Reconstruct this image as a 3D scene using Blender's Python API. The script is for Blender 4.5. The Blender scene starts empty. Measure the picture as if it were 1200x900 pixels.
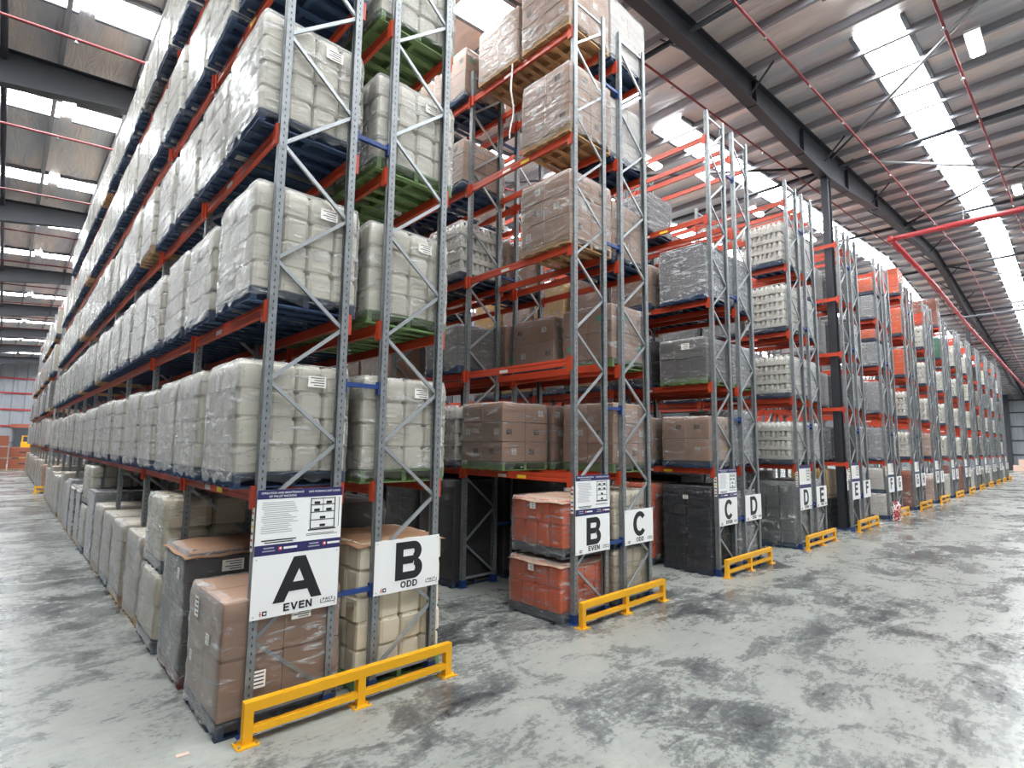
import bpy, math, random
from mathutils import Vector, Matrix
random.seed(7)
scn = bpy.context.scene
COL = scn.collection

# ------------------------------------------------------------------ camera
P = 4.795          # pitch of the double racks along the cross aisle
S = 0.88           # depth of one upright frame
G = 1.31           # start of the second frame of a double rack
L = 2.8            # bay length
LV = [2.28, 4.17, 6.10, 8.07, 10.04]      # beam levels (top of beam)
HP = 10.66         # post height
cam = bpy.data.cameras.new('camera'); camo = bpy.data.objects.new('camera', cam); COL.objects.link(camo)
yaw, pitch, roll = -0.7533, 0.1111, 0.0129
fw = Vector((-math.sin(yaw)*math.cos(pitch), math.cos(yaw)*math.cos(pitch), math.sin(pitch)))
rt0 = Vector((math.cos(yaw), math.sin(yaw), 0)); up0 = rt0.cross(fw)
rt = rt0*math.cos(roll)+up0*math.sin(roll); up = up0*math.cos(roll)-rt0*math.sin(roll)
M = Matrix((rt, up, -fw)).transposed().to_4x4(); M.translation = (-1.875, -5.685, 2.752)
camo.matrix_world = M
cam.sensor_width = 36; cam.lens = 634.3/1200*36; cam.clip_end = 400; cam.clip_start = .05
scn.camera = camo

# ------------------------------------------------------------------ light
w = bpy.data.worlds.new('daylight'); scn.world = w; w.use_nodes = True
bg = w.node_tree.nodes['Background']; bg.inputs[0].default_value = (.93, .96, 1, 1); bg.inputs[1].default_value = .45
SKY = 26.0         # radiance of the translucent roof sheets
LAMP = 35.0
scn.view_settings.view_transform = 'Standard'; scn.view_settings.look = 'None'
scn.view_settings.gamma = 1; scn.view_settings.use_curve_mapping = False
scn.view_settings.exposure = 0.15
cy = scn.cycles
cy.max_bounces = 7; cy.diffuse_bounces = 4; cy.glossy_bounces = 3; cy.transparent_max_bounces = 14; cy.transmission_bounces = 2
cy.use_denoising = True; cy.sample_clamp_indirect = 6; cy.caustics_reflective = False; cy.caustics_refractive = False

# ------------------------------------------------------------------ materials
MATS = {}
def lin(r, g, b):
    f = lambda c: (c/255/12.92) if c/255 <= .04045 else ((c/255+.055)/1.055)**2.4
    return (f(r), f(g), f(b), 1)
def newmat(name):
    m = bpy.data.materials.new(name); m.use_nodes = True; MATS[name] = m
    return m, m.node_tree.nodes, m.node_tree.links, m.node_tree.nodes['Principled BSDF']
def plain(name, col, rough=.6, metal=0, var=.12, scale=6, bump=0, bscale=40, spec=.5):
    m, n, l, b = newmat(name)
    tc = n.new('ShaderNodeTexCoord'); nz = n.new('ShaderNodeTexNoise'); nz.inputs['Scale'].default_value = scale; nz.inputs['Detail'].default_value = 4
    l.new(tc.outputs['Object'], nz.inputs['Vector'])
    mx = n.new('ShaderNodeMix'); mx.data_type = 'RGBA'
    mx.inputs[6].default_value = tuple(c*(1-var) for c in col[:3])+(1,); mx.inputs[7].default_value = tuple(min(1, c*(1+var)) for c in col[:3])+(1,)
    l.new(nz.outputs['Fac'], mx.inputs[0])
    # every copy a touch lighter or darker than the next
    oi = n.new('ShaderNodeObjectInfo'); mr = n.new('ShaderNodeMapRange'); mr.inputs[3].default_value = 1-var*.7; mr.inputs[4].default_value = 1+var*.5
    l.new(oi.outputs['Random'], mr.inputs[0])
    mu = n.new('ShaderNodeMix'); mu.data_type = 'RGBA'; mu.blend_type = 'MULTIPLY'; mu.inputs[0].default_value = 1
    l.new(mx.outputs[2], mu.inputs[6]); l.new(mr.outputs[0], mu.inputs[7]); l.new(mu.outputs[2], b.inputs['Base Color'])
    b.inputs['Roughness'].default_value = rough; b.inputs['Metallic'].default_value = metal
    b.inputs['Specular IOR Level'].default_value = spec
    if bump:
        n2 = n.new('ShaderNodeTexNoise'); n2.inputs['Scale'].default_value = bscale; l.new(tc.outputs['Object'], n2.inputs['Vector'])
        bp = n.new('ShaderNodeBump'); bp.inputs['Strength'].default_value = bump; bp.inputs['Distance'].default_value = .02
        l.new(n2.outputs['Fac'], bp.inputs['Height']); l.new(bp.outputs['Normal'], b.inputs['Normal'])
    return m
def emit(name, col, s):
    m, n, l, b = newmat(name); n.remove(b)
    e = n.new('ShaderNodeEmission'); e.inputs[0].default_value = col; e.inputs[1].default_value = s
    l.new(e.outputs[0], n['Material Output'].inputs[0]); return m
plain('white_plastic', lin(226, 221, 208), .42, var=.07, scale=3)
plain('cream_plastic', lin(222, 212, 188), .42, var=.08, scale=3)
plain('bottle_white', lin(232, 229, 220), .4, var=.05)
plain('orange_plastic', lin(236, 106, 40), .4, var=.1, scale=3)
plain('grey_plastic', lin(128, 132, 132), .45, var=.1)
plain('dark_plastic', lin(62, 64, 66), .4, var=.15)
plain('carton', lin(176, 142, 119), .8, var=.09, scale=3)
plain('carton_light', lin(190, 160, 138), .8, var=.09, scale=3)
plain('carton_beige', lin(202, 192, 176), .75, var=.08, scale=3)
plain('carton_pink', lin(205, 176, 160), .75, var=.08, scale=3)
plain('carton_white', lin(222, 218, 212), .7, var=.06, scale=3)
plain('carton_grey', lin(104, 100, 97), .7, var=.1, scale=3)
plain('carton_dark', lin(66, 58, 54), .7, var=.15, scale=3)
plain('carton_rust', lin(160, 92, 70), .75, var=.12, scale=3)
plain('carton_yellow', lin(214, 176, 92), .75, var=.1, scale=3)
plain('sheet_brown', lin(168, 128, 98), .75, var=.15, scale=4)
plain('green_box', lin(44, 120, 92), .55)
plain('pallet_blue', lin(40, 64, 96), .7, var=.25, scale=8)
plain('pallet_green', lin(112, 140, 88), .7, var=.25, scale=8)
plain('pallet_wood', lin(186, 152, 112), .75, var=.22, scale=8)
plain('pallet_grey', lin(92, 98, 106), .6, var=.2, scale=8)
plain('pallet_navy', lin(46, 60, 84), .65, var=.2, scale=8)
plain('pallet_red', lin(112, 46, 48), .7, var=.2, scale=8)
plain('beam_orange', lin(188, 66, 38), .45, var=.14, scale=5)
plain('spacer_blue', lin(32, 62, 122), .45, var=.1)
plain('yellow_paint', lin(236, 172, 20), .42, var=.07, scale=5)
plain('galv_bright', lin(168, 172, 174), .38, .6, var=.12, scale=18)
plain('black_steel', lin(48, 50, 56), .5, .2, var=.12, scale=2)
plain('purlin_steel', lin(160, 160, 166), .5, .3, var=.12, scale=3)
plain('pipe_red', lin(176, 58, 62), .4, var=.1)
plain('pipe_maroon', lin(132, 50, 54), .5, var=.1)
plain('bracket_grey', lin(120, 124, 130), .5, .3)
plain('sign_white', lin(238, 238, 236), .45, var=.015)
plain('sign_black', lin(24, 26, 30), .5, var=.02)
plain('sign_navy', lin(38, 36, 92), .5, var=.03)
plain('sign_red', lin(206, 62, 66), .5, var=.03)
plain('text_grey', lin(170, 172, 176), .6, var=.02)
plain('label_white', lin(236, 232, 224), .6, var=.03)
plain('label_dark', lin(70, 62, 66), .7, var=.1)
plain('label_teal', lin(88, 178, 150), .6, var=.05)
plain('label_yellow', lin(236, 206, 50), .6, var=.04)
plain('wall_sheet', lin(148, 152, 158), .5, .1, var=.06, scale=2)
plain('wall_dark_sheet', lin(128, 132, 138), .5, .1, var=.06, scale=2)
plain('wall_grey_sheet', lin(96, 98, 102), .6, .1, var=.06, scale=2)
plain('door_dark', lin(58, 62, 68), .6, var=.1)
plain('hose_white', lin(225, 222, 216), .5)
plain('tape_red', lin(206, 60, 70), .5)
plain('rubber_black', lin(30, 30, 32), .7)
emit('skylight', (.93, .97, 1, 1), SKY)
emit('lamp_glow', (1, .95, .8, 1), LAMP)

def galv_post():
    m, n, l, b = newmat('galv_post')
    tc = n.new('ShaderNodeTexCoord'); sp = n.new('ShaderNodeSeparateXYZ'); l.new(tc.outputs['Object'], sp.inputs[0])
    nz = n.new('ShaderNodeTexNoise'); nz.inputs['Scale'].default_value = 14; l.new(tc.outputs['Object'], nz.inputs['Vector'])
    cr = n.new('ShaderNodeValToRGB'); cr.color_ramp.elements[0].color = lin(104, 108, 110); cr.color_ramp.elements[1].color = lin(160, 164, 166)
    l.new(nz.outputs['Fac'], cr.inputs[0])
    # the row of punched slots: dark ovals every 75 mm
    md = n.new('ShaderNodeMath'); md.operation = 'PINGPONG'; md.inputs[1].default_value = .0375; l.new(sp.outputs['Z'], md.inputs[0])
    lt = n.new('ShaderNodeMath'); lt.operation = 'LESS_THAN'; lt.inputs[1].default_value = .014; l.new(md.outputs[0], lt.inputs[0])
    ax = n.new('ShaderNodeMath'); ax.operation = 'ABSOLUTE'; l.new(sp.outputs['Y'], ax.inputs[0])
    l2 = n.new('ShaderNodeMath'); l2.operation = 'LESS_THAN'; l2.inputs[1].default_value = .006; l.new(ax.outputs[0], l2.inputs[0])
    mm = n.new('ShaderNodeMath'); mm.operation = 'MULTIPLY'; l.new(lt.outputs[0], mm.inputs[0]); l.new(l2.outputs[0], mm.inputs[1])
    mx = n.new('ShaderNodeMix'); mx.data_type = 'RGBA'; mx.inputs[7].default_value = lin(58, 60, 62)
    l.new(mm.outputs[0], mx.inputs[0]); l.new(cr.outputs[0], mx.inputs[6]); l.new(mx.outputs[2], b.inputs['Base Color'])
    b.inputs['Metallic'].default_value = .55; b.inputs['Roughness'].default_value = .42
galv_post()

def film_mat(name, tint, base, streak, rough=.16):
    m, n, l, b = newmat(name)
    tc = n.new('ShaderNodeTexCoord'); oi = n.new('ShaderNodeObjectInfo')
    ad = n.new('ShaderNodeVectorMath'); ad.operation = 'ADD'; l.new(tc.outputs['Object'], ad.inputs[0]); 
    sc = n.new('ShaderNodeVectorMath'); sc.operation = 'SCALE'; sc.inputs[3].default_value = 37; 
    cb = n.new('ShaderNodeCombineXYZ'); 
    for k in range(3): l.new(oi.outputs['Random'], cb.inputs[k])
    l.new(cb.outputs[0], sc.inputs[0]); l.new(sc.outputs[0], ad.inputs[1])
    mp = n.new('ShaderNodeMapping'); mp.inputs['Scale'].default_value = (2.2, 2.2, 9); mp.inputs['Rotation'].default_value = (.22, .18, 0); l.new(ad.outputs[0], mp.inputs[0])
    nz = n.new('ShaderNodeTexNoise'); nz.inputs['Scale'].default_value = 1.6; nz.inputs['Detail'].default_value = 5; nz.inputs['Roughness'].default_value = .62; nz.inputs['Distortion'].default_value = .7
    l.new(mp.outputs[0], nz.inputs['Vector'])
    rp = n.new('ShaderNodeMapRange'); rp.inputs[1].default_value = .55; rp.inputs[2].default_value = .7; rp.inputs[3].default_value = base; rp.inputs[4].default_value = streak
    l.new(nz.outputs['Fac'], rp.inputs[0])
    bp = n.new('ShaderNodeBump'); bp.inputs['Strength'].default_value = .9; bp.inputs['Distance'].default_value = .07; l.new(nz.outputs['Fac'], bp.inputs['Height'])
    b.inputs['Base Color'].default_value = tint; b.inputs['Roughness'].default_value = rough; l.new(bp.outputs[0], b.inputs['Normal'])
    b.inputs['Specular IOR Level'].default_value = .6
    tr = n.new('ShaderNodeBsdfTransparent'); mx = n.new('ShaderNodeMixShader')
    lw = n.new('ShaderNodeFresnel'); lw.inputs['IOR'].default_value = 1.35; l.new(bp.outputs[0], lw.inputs['Normal'])
    a2 = n.new('ShaderNodeMath'); a2.operation = 'ADD'; a2.use_clamp = True; l.new(rp.outputs[0], a2.inputs[0]); l.new(lw.outputs[0], a2.inputs[1])
    l.new(a2.outputs[0], mx.inputs[0]); l.new(tr.outputs[0], mx.inputs[1]); l.new(b.outputs[0], mx.inputs[2])
    l.new(mx.outputs[0], n['Material Output'].inputs[0])
film_mat('film_clear', (.88, .88, .87, 1), .03, .46, .12)
film_mat('film_dark', (.06, .06, .065, 1), .45, .8, .2)
film_mat('film_silver', (.8, .8, .82, 1), .2, .65)

def floor_mat():
    m, n, l, b = newmat('polished_concrete')
    tc = n.new('ShaderNodeTexCoord')
    def noise(scale, sx, sy, det=6, rough=.6, dist=0, off=0):
        mp = n.new('ShaderNodeMapping'); mp.inputs['Scale'].default_value = (sx, sy, 1); mp.inputs['Location'].default_value = (off, off*1.7, 0); l.new(tc.outputs['Object'], mp.inputs[0])
        z = n.new('ShaderNodeTexNoise'); z.inputs['Scale'].default_value = scale; z.inputs['Detail'].default_value = det; z.inputs['Roughness'].default_value = rough; z.inputs['Distortion'].default_value = dist
        l.new(mp.outputs[0], z.inputs['Vector']); return z.outputs['Fac']
    big = noise(.55, .6, 1.0, 4, .5, .4, 3.1)
    mid = noise(1.7, .75, 1.0, 6, .68, .8, 11)
    fine = noise(14, .9, 1, 8, .8, .2)
    scr = noise(4, .45, 1.8, 8, .75, 1.6, 9)
    def math_(op, a, v):
        k = n.new('ShaderNodeMath'); k.operation = op
        if hasattr(a, 'links'): l.new(a, k.inputs[0])
        else: k.inputs[0].default_value = a
        if hasattr(v, 'links'): l.new(v, k.inputs[1])
        else: k.inputs[1].default_value = v
        return k.outputs[0]
    big = math_('ADD', math_('MULTIPLY', big, .62), .225)
    s = math_('ADD', big, math_('MULTIPLY', math_('SUBTRACT', mid, .5), .85))
    s = math_('ADD', s, math_('MULTIPLY', math_('SUBTRACT', fine, .5), .55))
    s = math_('ADD', s, math_('MULTIPLY', math_('SUBTRACT', scr, .5), .42))
    cr = n.new('ShaderNodeValToRGB'); e = cr.color_ramp.elements
    e[0].position = .3; e[0].color = lin(60, 61, 62); e[1].position = .74; e[1].color = lin(160, 161, 154)
    k = e.new(.42); k.color = lin(90, 92, 92)
    k = e.new(.53); k.color = lin(136, 138, 133)
    l.new(s, cr.inputs[0])
    l.new(cr.outputs[0], b.inputs['Base Color'])
    rr = n.new('ShaderNodeMapRange'); rr.inputs[1].default_value = .35; rr.inputs[2].default_value = .65; rr.inputs[3].default_value = .17; rr.inputs[4].default_value = .34
    l.new(s, rr.inputs[0]); l.new(rr.outputs[0], b.inputs['Roughness'])
    bp = n.new('ShaderNodeBump'); bp.inputs['Strength'].default_value = .08; bp.inputs['Distance'].default_value = .01; l.new(fine, bp.inputs['Height']); l.new(bp.outputs[0], b.inputs['Normal'])
floor_mat()

def foil_mat():
    m, n, l, b = newmat('roof_foil')
    tc = n.new('ShaderNodeTexCoord')
    mp = n.new('ShaderNodeMapping'); mp.inputs['Scale'].default_value = (1.6, .35, 1); l.new(tc.outputs['Object'], mp.inputs[0])
    z = n.new('ShaderNodeTexNoise'); z.inputs['Scale'].default_value = 2.0; z.inputs['Detail'].default_value = 8; z.inputs['Roughness'].default_value = .65; z.inputs['Distortion'].default_value = .8
    l.new(mp.outputs[0], z.inputs['Vector'])
    z2 = n.new('ShaderNodeTexNoise'); z2.inputs['Scale'].default_value = .55; z2.inputs['Detail'].default_value = 6; l.new(mp.outputs[0], z2.inputs['Vector'])
    cr = n.new('ShaderNodeValToRGB'); e = cr.color_ramp.elements
    e[0].position = .43; e[0].color = lin(208, 208, 212); e[1].position = .58; e[1].color = lin(244, 230, 222)  # warm patches paint the orange racks' reflections into the foil colour
    l.new(z2.outputs['Fac'], cr.inputs[0]); l.new(cr.outputs[0], b.inputs['Base Color'])
    b.inputs['Metallic'].default_value = .15; b.inputs['Roughness'].default_value = .36
    bp = n.new('ShaderNodeBump'); bp.inputs['Strength'].default_value = .9; bp.inputs['Distance'].default_value = .12; l.new(z.outputs['Fac'], bp.inputs['Height']); l.new(bp.outputs[0], b.inputs['Normal'])
foil_mat()

# ------------------------------------------------------------------ mesh helpers
class MB:
    def __init__(s): s.v = []; s.f = []
    def add(s, vs, fs):
        o = len(s.v); s.v += [tuple(v) for v in vs]; s.f += [tuple(i+o for i in f) for f in fs]; return s
    def box(s, x0, x1, y0, y1, z0, z1):
        return s.add([(x0,y0,z0),(x1,y0,z0),(x1,y1,z0),(x0,y1,z0),(x0,y0,z1),(x1,y0,z1),(x1,y1,z1),(x0,y1,z1)],
                     [(0,3,2,1),(4,5,6,7),(0,1,5,4),(1,2,6,5),(2,3,7,6),(3,0,4,7)])
    def rings(s, rings, cap=True):
        k = len(rings[0]); vs = [p for r in rings for p in r]; fs = []
        for i in range(len(rings)-1):
            for j in range(k):
                fs.append((i*k+j, i*k+(j+1)%k, (i+1)*k+(j+1)%k, (i+1)*k+j))
        if cap: fs += [tuple(range(k-1, -1, -1)), tuple(range((len(rings)-1)*k, len(rings)*k))]
        return s.add(vs, fs)
    def tube(s, a, b, r, k=8):
        a, b = Vector(a), Vector(b); d = (b-a).normalized(); u = d.orthogonal().normalized(); v = d.cross(u)
        rg = [[p+u*r*math.cos(t*2*math.pi/k)+v*r*math.sin(t*2*math.pi/k) for t in range(k)] for p in (a, b)]
        return s.rings(rg)
    def path(s, pts, r, k=6):
        rg = []
        for i, p in enumerate(pts):
            p = Vector(p); d = (Vector(pts[min(i+1, len(pts)-1)])-Vector(pts[max(i-1, 0)])).normalized()
            u = d.cross(Vector((.31, .17, .93))).normalized(); v = d.cross(u)
            rg.append([p+u*r*math.cos(t*2*math.pi/k)+v*r*math.sin(t*2*math.pi/k) for t in range(k)])
        return s.rings(rg)
    def mesh(s, name, mat, smooth=False):
        m = bpy.data.meshes.new(name); m.from_pydata(s.v, [], s.f); m.materials.append(MATS[mat])
        if smooth:
            m.polygons.foreach_set('use_smooth', [True]*len(m.polygons))
        m.update(); return m
CACHE = {}
def cached(key, fn):
    if key not in CACHE: CACHE[key] = fn()
    return CACHE[key]
def ob(name, mesh, parent=None, loc=(0,0,0), rot=(0,0,0), scale=(1,1,1)):
    o = bpy.data.objects.new(name, mesh); COL.objects.link(o)
    o.location = loc; o.rotation_euler = rot; o.scale = scale
    if parent: o.parent = parent
    return o
def tag(o, label, cat, group=None):
    o['label'] = label; o['category'] = cat
    if group: o['group'] = group
    return o
def thing(name, loc, label, cat, group=None, rotz=0):
    o = ob(name, None, None, loc, (0, 0, rotz)); o.empty_display_size = .2
    return tag(o, label, cat, group)
def struct(name, mesh, loc=(0,0,0), label=None):
    o = ob(name, mesh, None, loc); o['kind'] = 'structure'
    if label: o['label'] = label
    return o
def rrect(hx, hy, r, z, k=3):
    pts = []
    for cx, cyy, a0 in ((hx-r, hy-r, 0), (-hx+r, hy-r, 90), (-hx+r, -hy+r, 180), (hx-r, -hy+r, 270)):
        for i in range(k+1):
            a = math.radians(a0+90*i/k); pts.append((cx+r*math.cos(a), cyy+r*math.sin(a), z))
    return pts
ORD = ['first','second','third','fourth','fifth','sixth','seventh','eighth','ninth','tenth','eleventh','twelfth','thirteenth','fourteenth','fifteenth','sixteenth','seventeenth','eighteenth','nineteenth','twentieth']

# ------------------------------------------------------------------ setting
RIDGE_X, RIDGE_Z, SLOPE = 41.0, 15.8, .078
def roof(x): return RIDGE_Z - SLOPE*abs(x-RIDGE_X)
X0, X1, Y0, Y1 = -8, 104, -10, 84
b = MB(); b.add([(X0, Y0, 0), (X1, Y0, 0), (X1, Y1, 0), (X0, Y1, 0)], [(0, 1, 2, 3)])
fl = struct('floor', b.mesh('floor', 'polished_concrete'), label='polished grey concrete floor with dark mottled patches')
# roof foil, sagging a little between the purlins
PUR = 1.6
b = MB(); nx, ny = 440, 48
xs = [X0+(X1-X0)*i/nx for i in range(nx+1)]; ys = [Y0+(Y1-Y0)*j/ny for j in range(ny+1)]
rs = random.Random(3)
vs = [(x, y, roof(x)+.02-.05*abs(math.sin(math.pi*(x-X0)/PUR))*rs.uniform(.2, 1.5)) for x in xs for y in ys]
b.add(vs, [(i*(ny+1)+j, i*(ny+1)+j+1, (i+1)*(ny+1)+j+1, (i+1)*(ny+1)+j) for i in range(nx) for j in range(ny)])
ce = struct('ceiling', b.mesh('ceiling', 'roof_foil', True), label='pitched warehouse roof lined with wrinkled silver foil')
b = MB(); hl = (Y1-Y0)/2
b.box(-.035, .035, -hl, hl, -.012, 0); b.box(-.004, .004, -hl, hl, -.2, 0); b.box(-.02, .08, -hl, hl, -.216, -.2)
pm = b.mesh('purlin', 'purlin_steel')
for i in range(1, int((X1-X0)/PUR)):
    x = X0+i*PUR; ob('purlin', pm, ce, (x, (Y0+Y1)/2, roof(x)-.04))
# translucent roof sheets
SKYY = [-8.35, -2.65, 3.4, 8.85, 14.45, 20.4, 26.0, 31.7, 37.4, 43.1, 48.8, 54.5, 60.2, 65.9, 71.6, 77.3]
SPANS = [(-7.6, -1.4), (-1.1, 11.6), (13.7, 25.6), (26.2, 40.7), (41.3, 55.4), (56, 69), (71, 83), (85, 97)]
for k, y in enumerate(SKYY):
    b = MB(); 
    for a, c in SPANS:
        for s in (-1, 1):
            yy = y+s*.56
            b.add([(a, yy-.05, roof(a)-.12), (c, yy-.05, roof(c)-.12), (c, yy+.05, roof(c)-.12), (a, yy+.05, roof(a)-.12),
                   (a, yy-.05, roof(a)+.01), (c, yy-.05, roof(c)+.01), (c, yy+.05, roof(c)+.01), (a, yy+.05, roof(a)+.01)],
                  [(0,3,2,1),(4,5,6,7),(0,1,5,4),(1,2,6,5),(2,3,7,6),(3,0,4,7)])
    wo = struct('window_%d' % (k+1), b.mesh('skylight_frame', 'bracket_grey'), label='translucent roof skylight strip with metal side flashings')
    for a, c in SPANS:
        b = MB(); b.add([(a, y-.5, roof(a)-.1), (c, y-.5, roof(c)-.1), (c, y+.5, roof(c)-.1), (a, y+.5, roof(a)-.1),
                         (a, y-.5, roof(a)-.085), (c, y-.5, roof(c)-.085), (c, y+.5, roof(c)-.085), (a, y+.5, roof(a)-.085)],
                        [(0,3,2,1),(4,5,6,7),(0,1,5,4),(1,2,6,5),(2,3,7,6),(3,0,4,7)])
        ob('pane', b.mesh('pane', 'skylight'), wo)
# walls
b = MB()
def ribwall(b, u0, u1, z0, z1, step, fn):
    n = int((u1-u0)/step)
    for i in range(n):
        a = u0+i*step
        for (p, q, d0, d1) in ((a, a+step*.55, 0, 0), (a+step*.55, a+step*.65, 0, .05), (a+step*.65, a+step*.9, .05, .05), (a+step*.9, a+step, .05, 0)):
            b.add([fn(p, z0, d0), fn(q, z0, d1), fn(q, z1, d1), fn(p, z1, d0)], [(0, 1, 2, 3)])
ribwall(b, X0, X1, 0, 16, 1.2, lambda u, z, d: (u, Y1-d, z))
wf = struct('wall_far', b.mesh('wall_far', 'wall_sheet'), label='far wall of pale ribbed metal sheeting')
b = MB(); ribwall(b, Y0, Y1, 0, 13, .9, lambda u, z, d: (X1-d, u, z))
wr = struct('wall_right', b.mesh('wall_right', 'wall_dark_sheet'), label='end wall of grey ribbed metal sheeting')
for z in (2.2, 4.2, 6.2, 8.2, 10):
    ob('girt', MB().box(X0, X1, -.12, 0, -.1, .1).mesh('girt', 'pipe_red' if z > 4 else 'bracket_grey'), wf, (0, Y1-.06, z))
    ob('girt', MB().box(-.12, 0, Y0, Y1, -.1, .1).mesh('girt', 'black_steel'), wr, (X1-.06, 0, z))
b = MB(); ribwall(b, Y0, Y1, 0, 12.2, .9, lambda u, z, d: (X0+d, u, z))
wl = struct('wall_left_blocker', b.mesh('wall_left_blocker', 'wall_grey_sheet'), label='added unseen wall of grey ribbed sheeting, blocking side light from rack A')  # unseen wall added to keep side light off rack A's aisle faces
for y in (-6, 2.6, 11, 22): ob('wall_post', MB().box(-.4, 0, -.5, .5, 0, 12).mesh('wall_post', 'black_steel'), wr, (X1-.1, y, 0))
dr = struct('door_1', MB().box(-2.2, 2.2, -.1, .1, 0, 4.0).mesh('door_1', 'door_dark'), (1.5, Y1-.3, 0), 'dark roller door in the far wall')
ob('door_lintel', MB().box(-2.6, 2.6, -.16, .1, 4.0, 4.45).mesh('door_lintel', 'carton_rust'), dr)

# ------------------------------------------------------------------ roof steel
COLX = [-7.6, 19.5, 53.0, 86.3]
YR = [.35+11.4*k for k in range(8)]
def depth(x):
    d = .66
    for c in COLX:
        t = abs(x-c)
        if t < 7.5: d = max(d, .66+.55*(1-t/7.5)**.8)
    return d
def rafter_mesh():
    b = MB(); xs = sorted(set([X0+i*1.5 for i in range(int((X1-X0)/1.5)+1)]+COLX+[RIDGE_X, X1]))
    for i in range(len(xs)-1):
        a, c = xs[i], xs[i+1]
        for y0, y1, t0, t1 in ((-.15, .15, 0, .03), (-.02, .02, .03, None), (-.15, .15, None, 0)):
            def zz(x):
                top = roof(x)-.26; bot = top-depth(x)
                if t1 == 0: return bot, bot+.03
                if t1 is None: return bot+.03, top-.03
                return top-.03, top
            za, zc = zz(a), zz(c)
            b.add([(a,y0,za[0]),(c,y0,zc[0]),(c,y1,zc[0]),(a,y1,za[0]),(a,y0,za[1]),(c,y0,zc[1]),(c,y1,zc[1]),(a,y1,za[1])],
                  [(0,3,2,1),(4,5,6,7),(0,1,5,4),(2,3,7,6)])
    return b.mesh('roof_beam', 'black_steel')
rm = rafter_mesh()
fb = MB().tube((0, .1, -.7), (0, .8, 0), .03, 6).mesh('fly_brace', 'black_steel')
fb2 = MB().tube((0, -.1, -.7), (0, -.8, 0), .03, 6).mesh('fly_brace', 'black_steel')
stf = MB().box(-.015, .015, -.14, .14, -.02, .9).mesh('stiffener', 'black_steel')
for k, y in enumerate(YR):
    t = thing('roof_beam', (0, y, 0), 'black steel roof rafter over the rack ends' if k == 0 else 'black steel roof rafter over the rack rows, %s behind the rack ends' % ORD[k-1], 'roof beam', 'roof rafters')
    ob('girder', rm, t)
    if k < 5:
        for i in range(0, 76, 2):
            x = X0+(i+1)*PUR
            ob('fly_brace', fb if i % 4 else fb2, t, (x, 0, roof(x)-.22))
    if k == 0:
        for x in (13.2, 17, 22, 26.5): ob('stiffener', stf, t, (x, 0, roof(x)-.26-depth(x)))
    for j, x in enumerate(COLX[1:3]):
        if k > 2: continue
        if k and j: continue
        h = roof(x)-.26-depth(x)
        b = MB().box(-.2, -.17, -.11, .11, 0, h).box(.17, .2, -.11, .11, 0, h).box(-.17, .17, -.06, .06, 0, h)
        c = thing('steel_column', (x+.06, y, 0), 'black steel building column standing in rack E EVEN' if (k == 0 and j == 0) else
                  ('black steel building column among the far racks' if j else 'black steel building column deep in rack E, %s behind the rack ends' % ORD[k-1]), 'column', 'building columns')
        ob('column_shaft', b.mesh('column_shaft', 'black_steel'), c)
        ob('base_plate', MB().box(-.26, .26, -.16, .16, 0, .03).mesh('base_plate', 'spacer_blue'), c)
def strut(a, b_, r, mat, name, label, cat, group=None):
    a, b_ = Vector(a), Vector(b_); m = (a+b_)/2
    o = ob(name, MB().tube(a-m, b_-m, r, 8).mesh(name, mat, True), None, m); tag(o, label, cat, group); return o
for i, x in enumerate((-2.6, 9.6, 21.3, 32.5, 44, 56, 68)):
    strut((x, -9.8, roof(x)-.45), (x, 70, roof(x)-.45), .07, 'black_steel', 'roof_strut', 'black tubular roof strut crossing the rafters, %s from the aisle beside rack A' % ORD[i], 'strut', 'roof struts')
BR = [((20.3, .3, 13.75), (13.9, -4.8, 13.3)), ((21.5, .7, 13.95), (28.2, 9.4, 14.4)), ((21.3, -.1, 13.9), (28.4, -4.9, 14.4)), ((9.6, 11.6, 12.9), (20.8, 1.0, 13.8)),
      ((44, .3, 15.2), (56, -9, 14.1)), ((32.5, .4, 14.7), (22, -9.5, 13.9))]
for i, (a, c) in enumerate(BR):
    strut(a, c, .05, 'galv_bright' if i in (0, 2) else 'black_steel', 'roof_brace', ['grey diagonal brace rod from the column head forward under the skylight', 'black diagonal brace rod from the column head back over rack E', 'grey diagonal brace rod from the column head toward the end wall',
          'black diagonal brace rod over racks C and D', 'black diagonal brace rod beyond the roof ridge', 'black diagonal brace rod before the red pipe bend'][i], 'brace')
# sprinkler pipes
for i, y in enumerate((-6.9, -4.0, -1.05, 1.4, 9.15, 14.5, 19.95, 25, 30.6, 36.2, 41.8, 47.4, 53, 58.6, 64.2)):
    b = MB()
    xs = [X0+.3, RIDGE_X, X1-.4]; b.path([(x, 0, roof(x)-.9) for x in xs], .032, 6)
    near = {0: 'nearest the cross aisle', 3: 'just behind the first rafter'}
    t = tag(ob('sprinkler_pipe', b.mesh('sprinkler_pipe', 'pipe_maroon', True), None, (0, y, 0)), 'thin red sprinkler pipe under the roof purlins, %s counted from the cross aisle' % ORD[i], 'pipe', 'sprinkler branch pipes')
    hm = cached('head', lambda: MB().tube((0, 0, -.09), (0, 0, .0), .02, 6).tube((0, 0, -.1), (0, 0, -.09), .05, 8).mesh('sprinkler_head', 'galv_bright'))
    if i < 8:
        for x in range(-2, 60, 3): ob('sprinkler_head', hm, t, (x+.6, 0, roof(x+.6)-.9))
t = thing('fire_main', (26, -.28, 11.95), 'thick red fire main with a bend, running along the rack tops', 'pipe')
FM = [(0, 0), (10, .02), (22, -.4), (72, -1.0)]
b = MB().path([(x, 0, z) for x, z in FM], .11, 12); ob('main_run', b.mesh('main_run', 'pipe_red', True), t)
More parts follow.
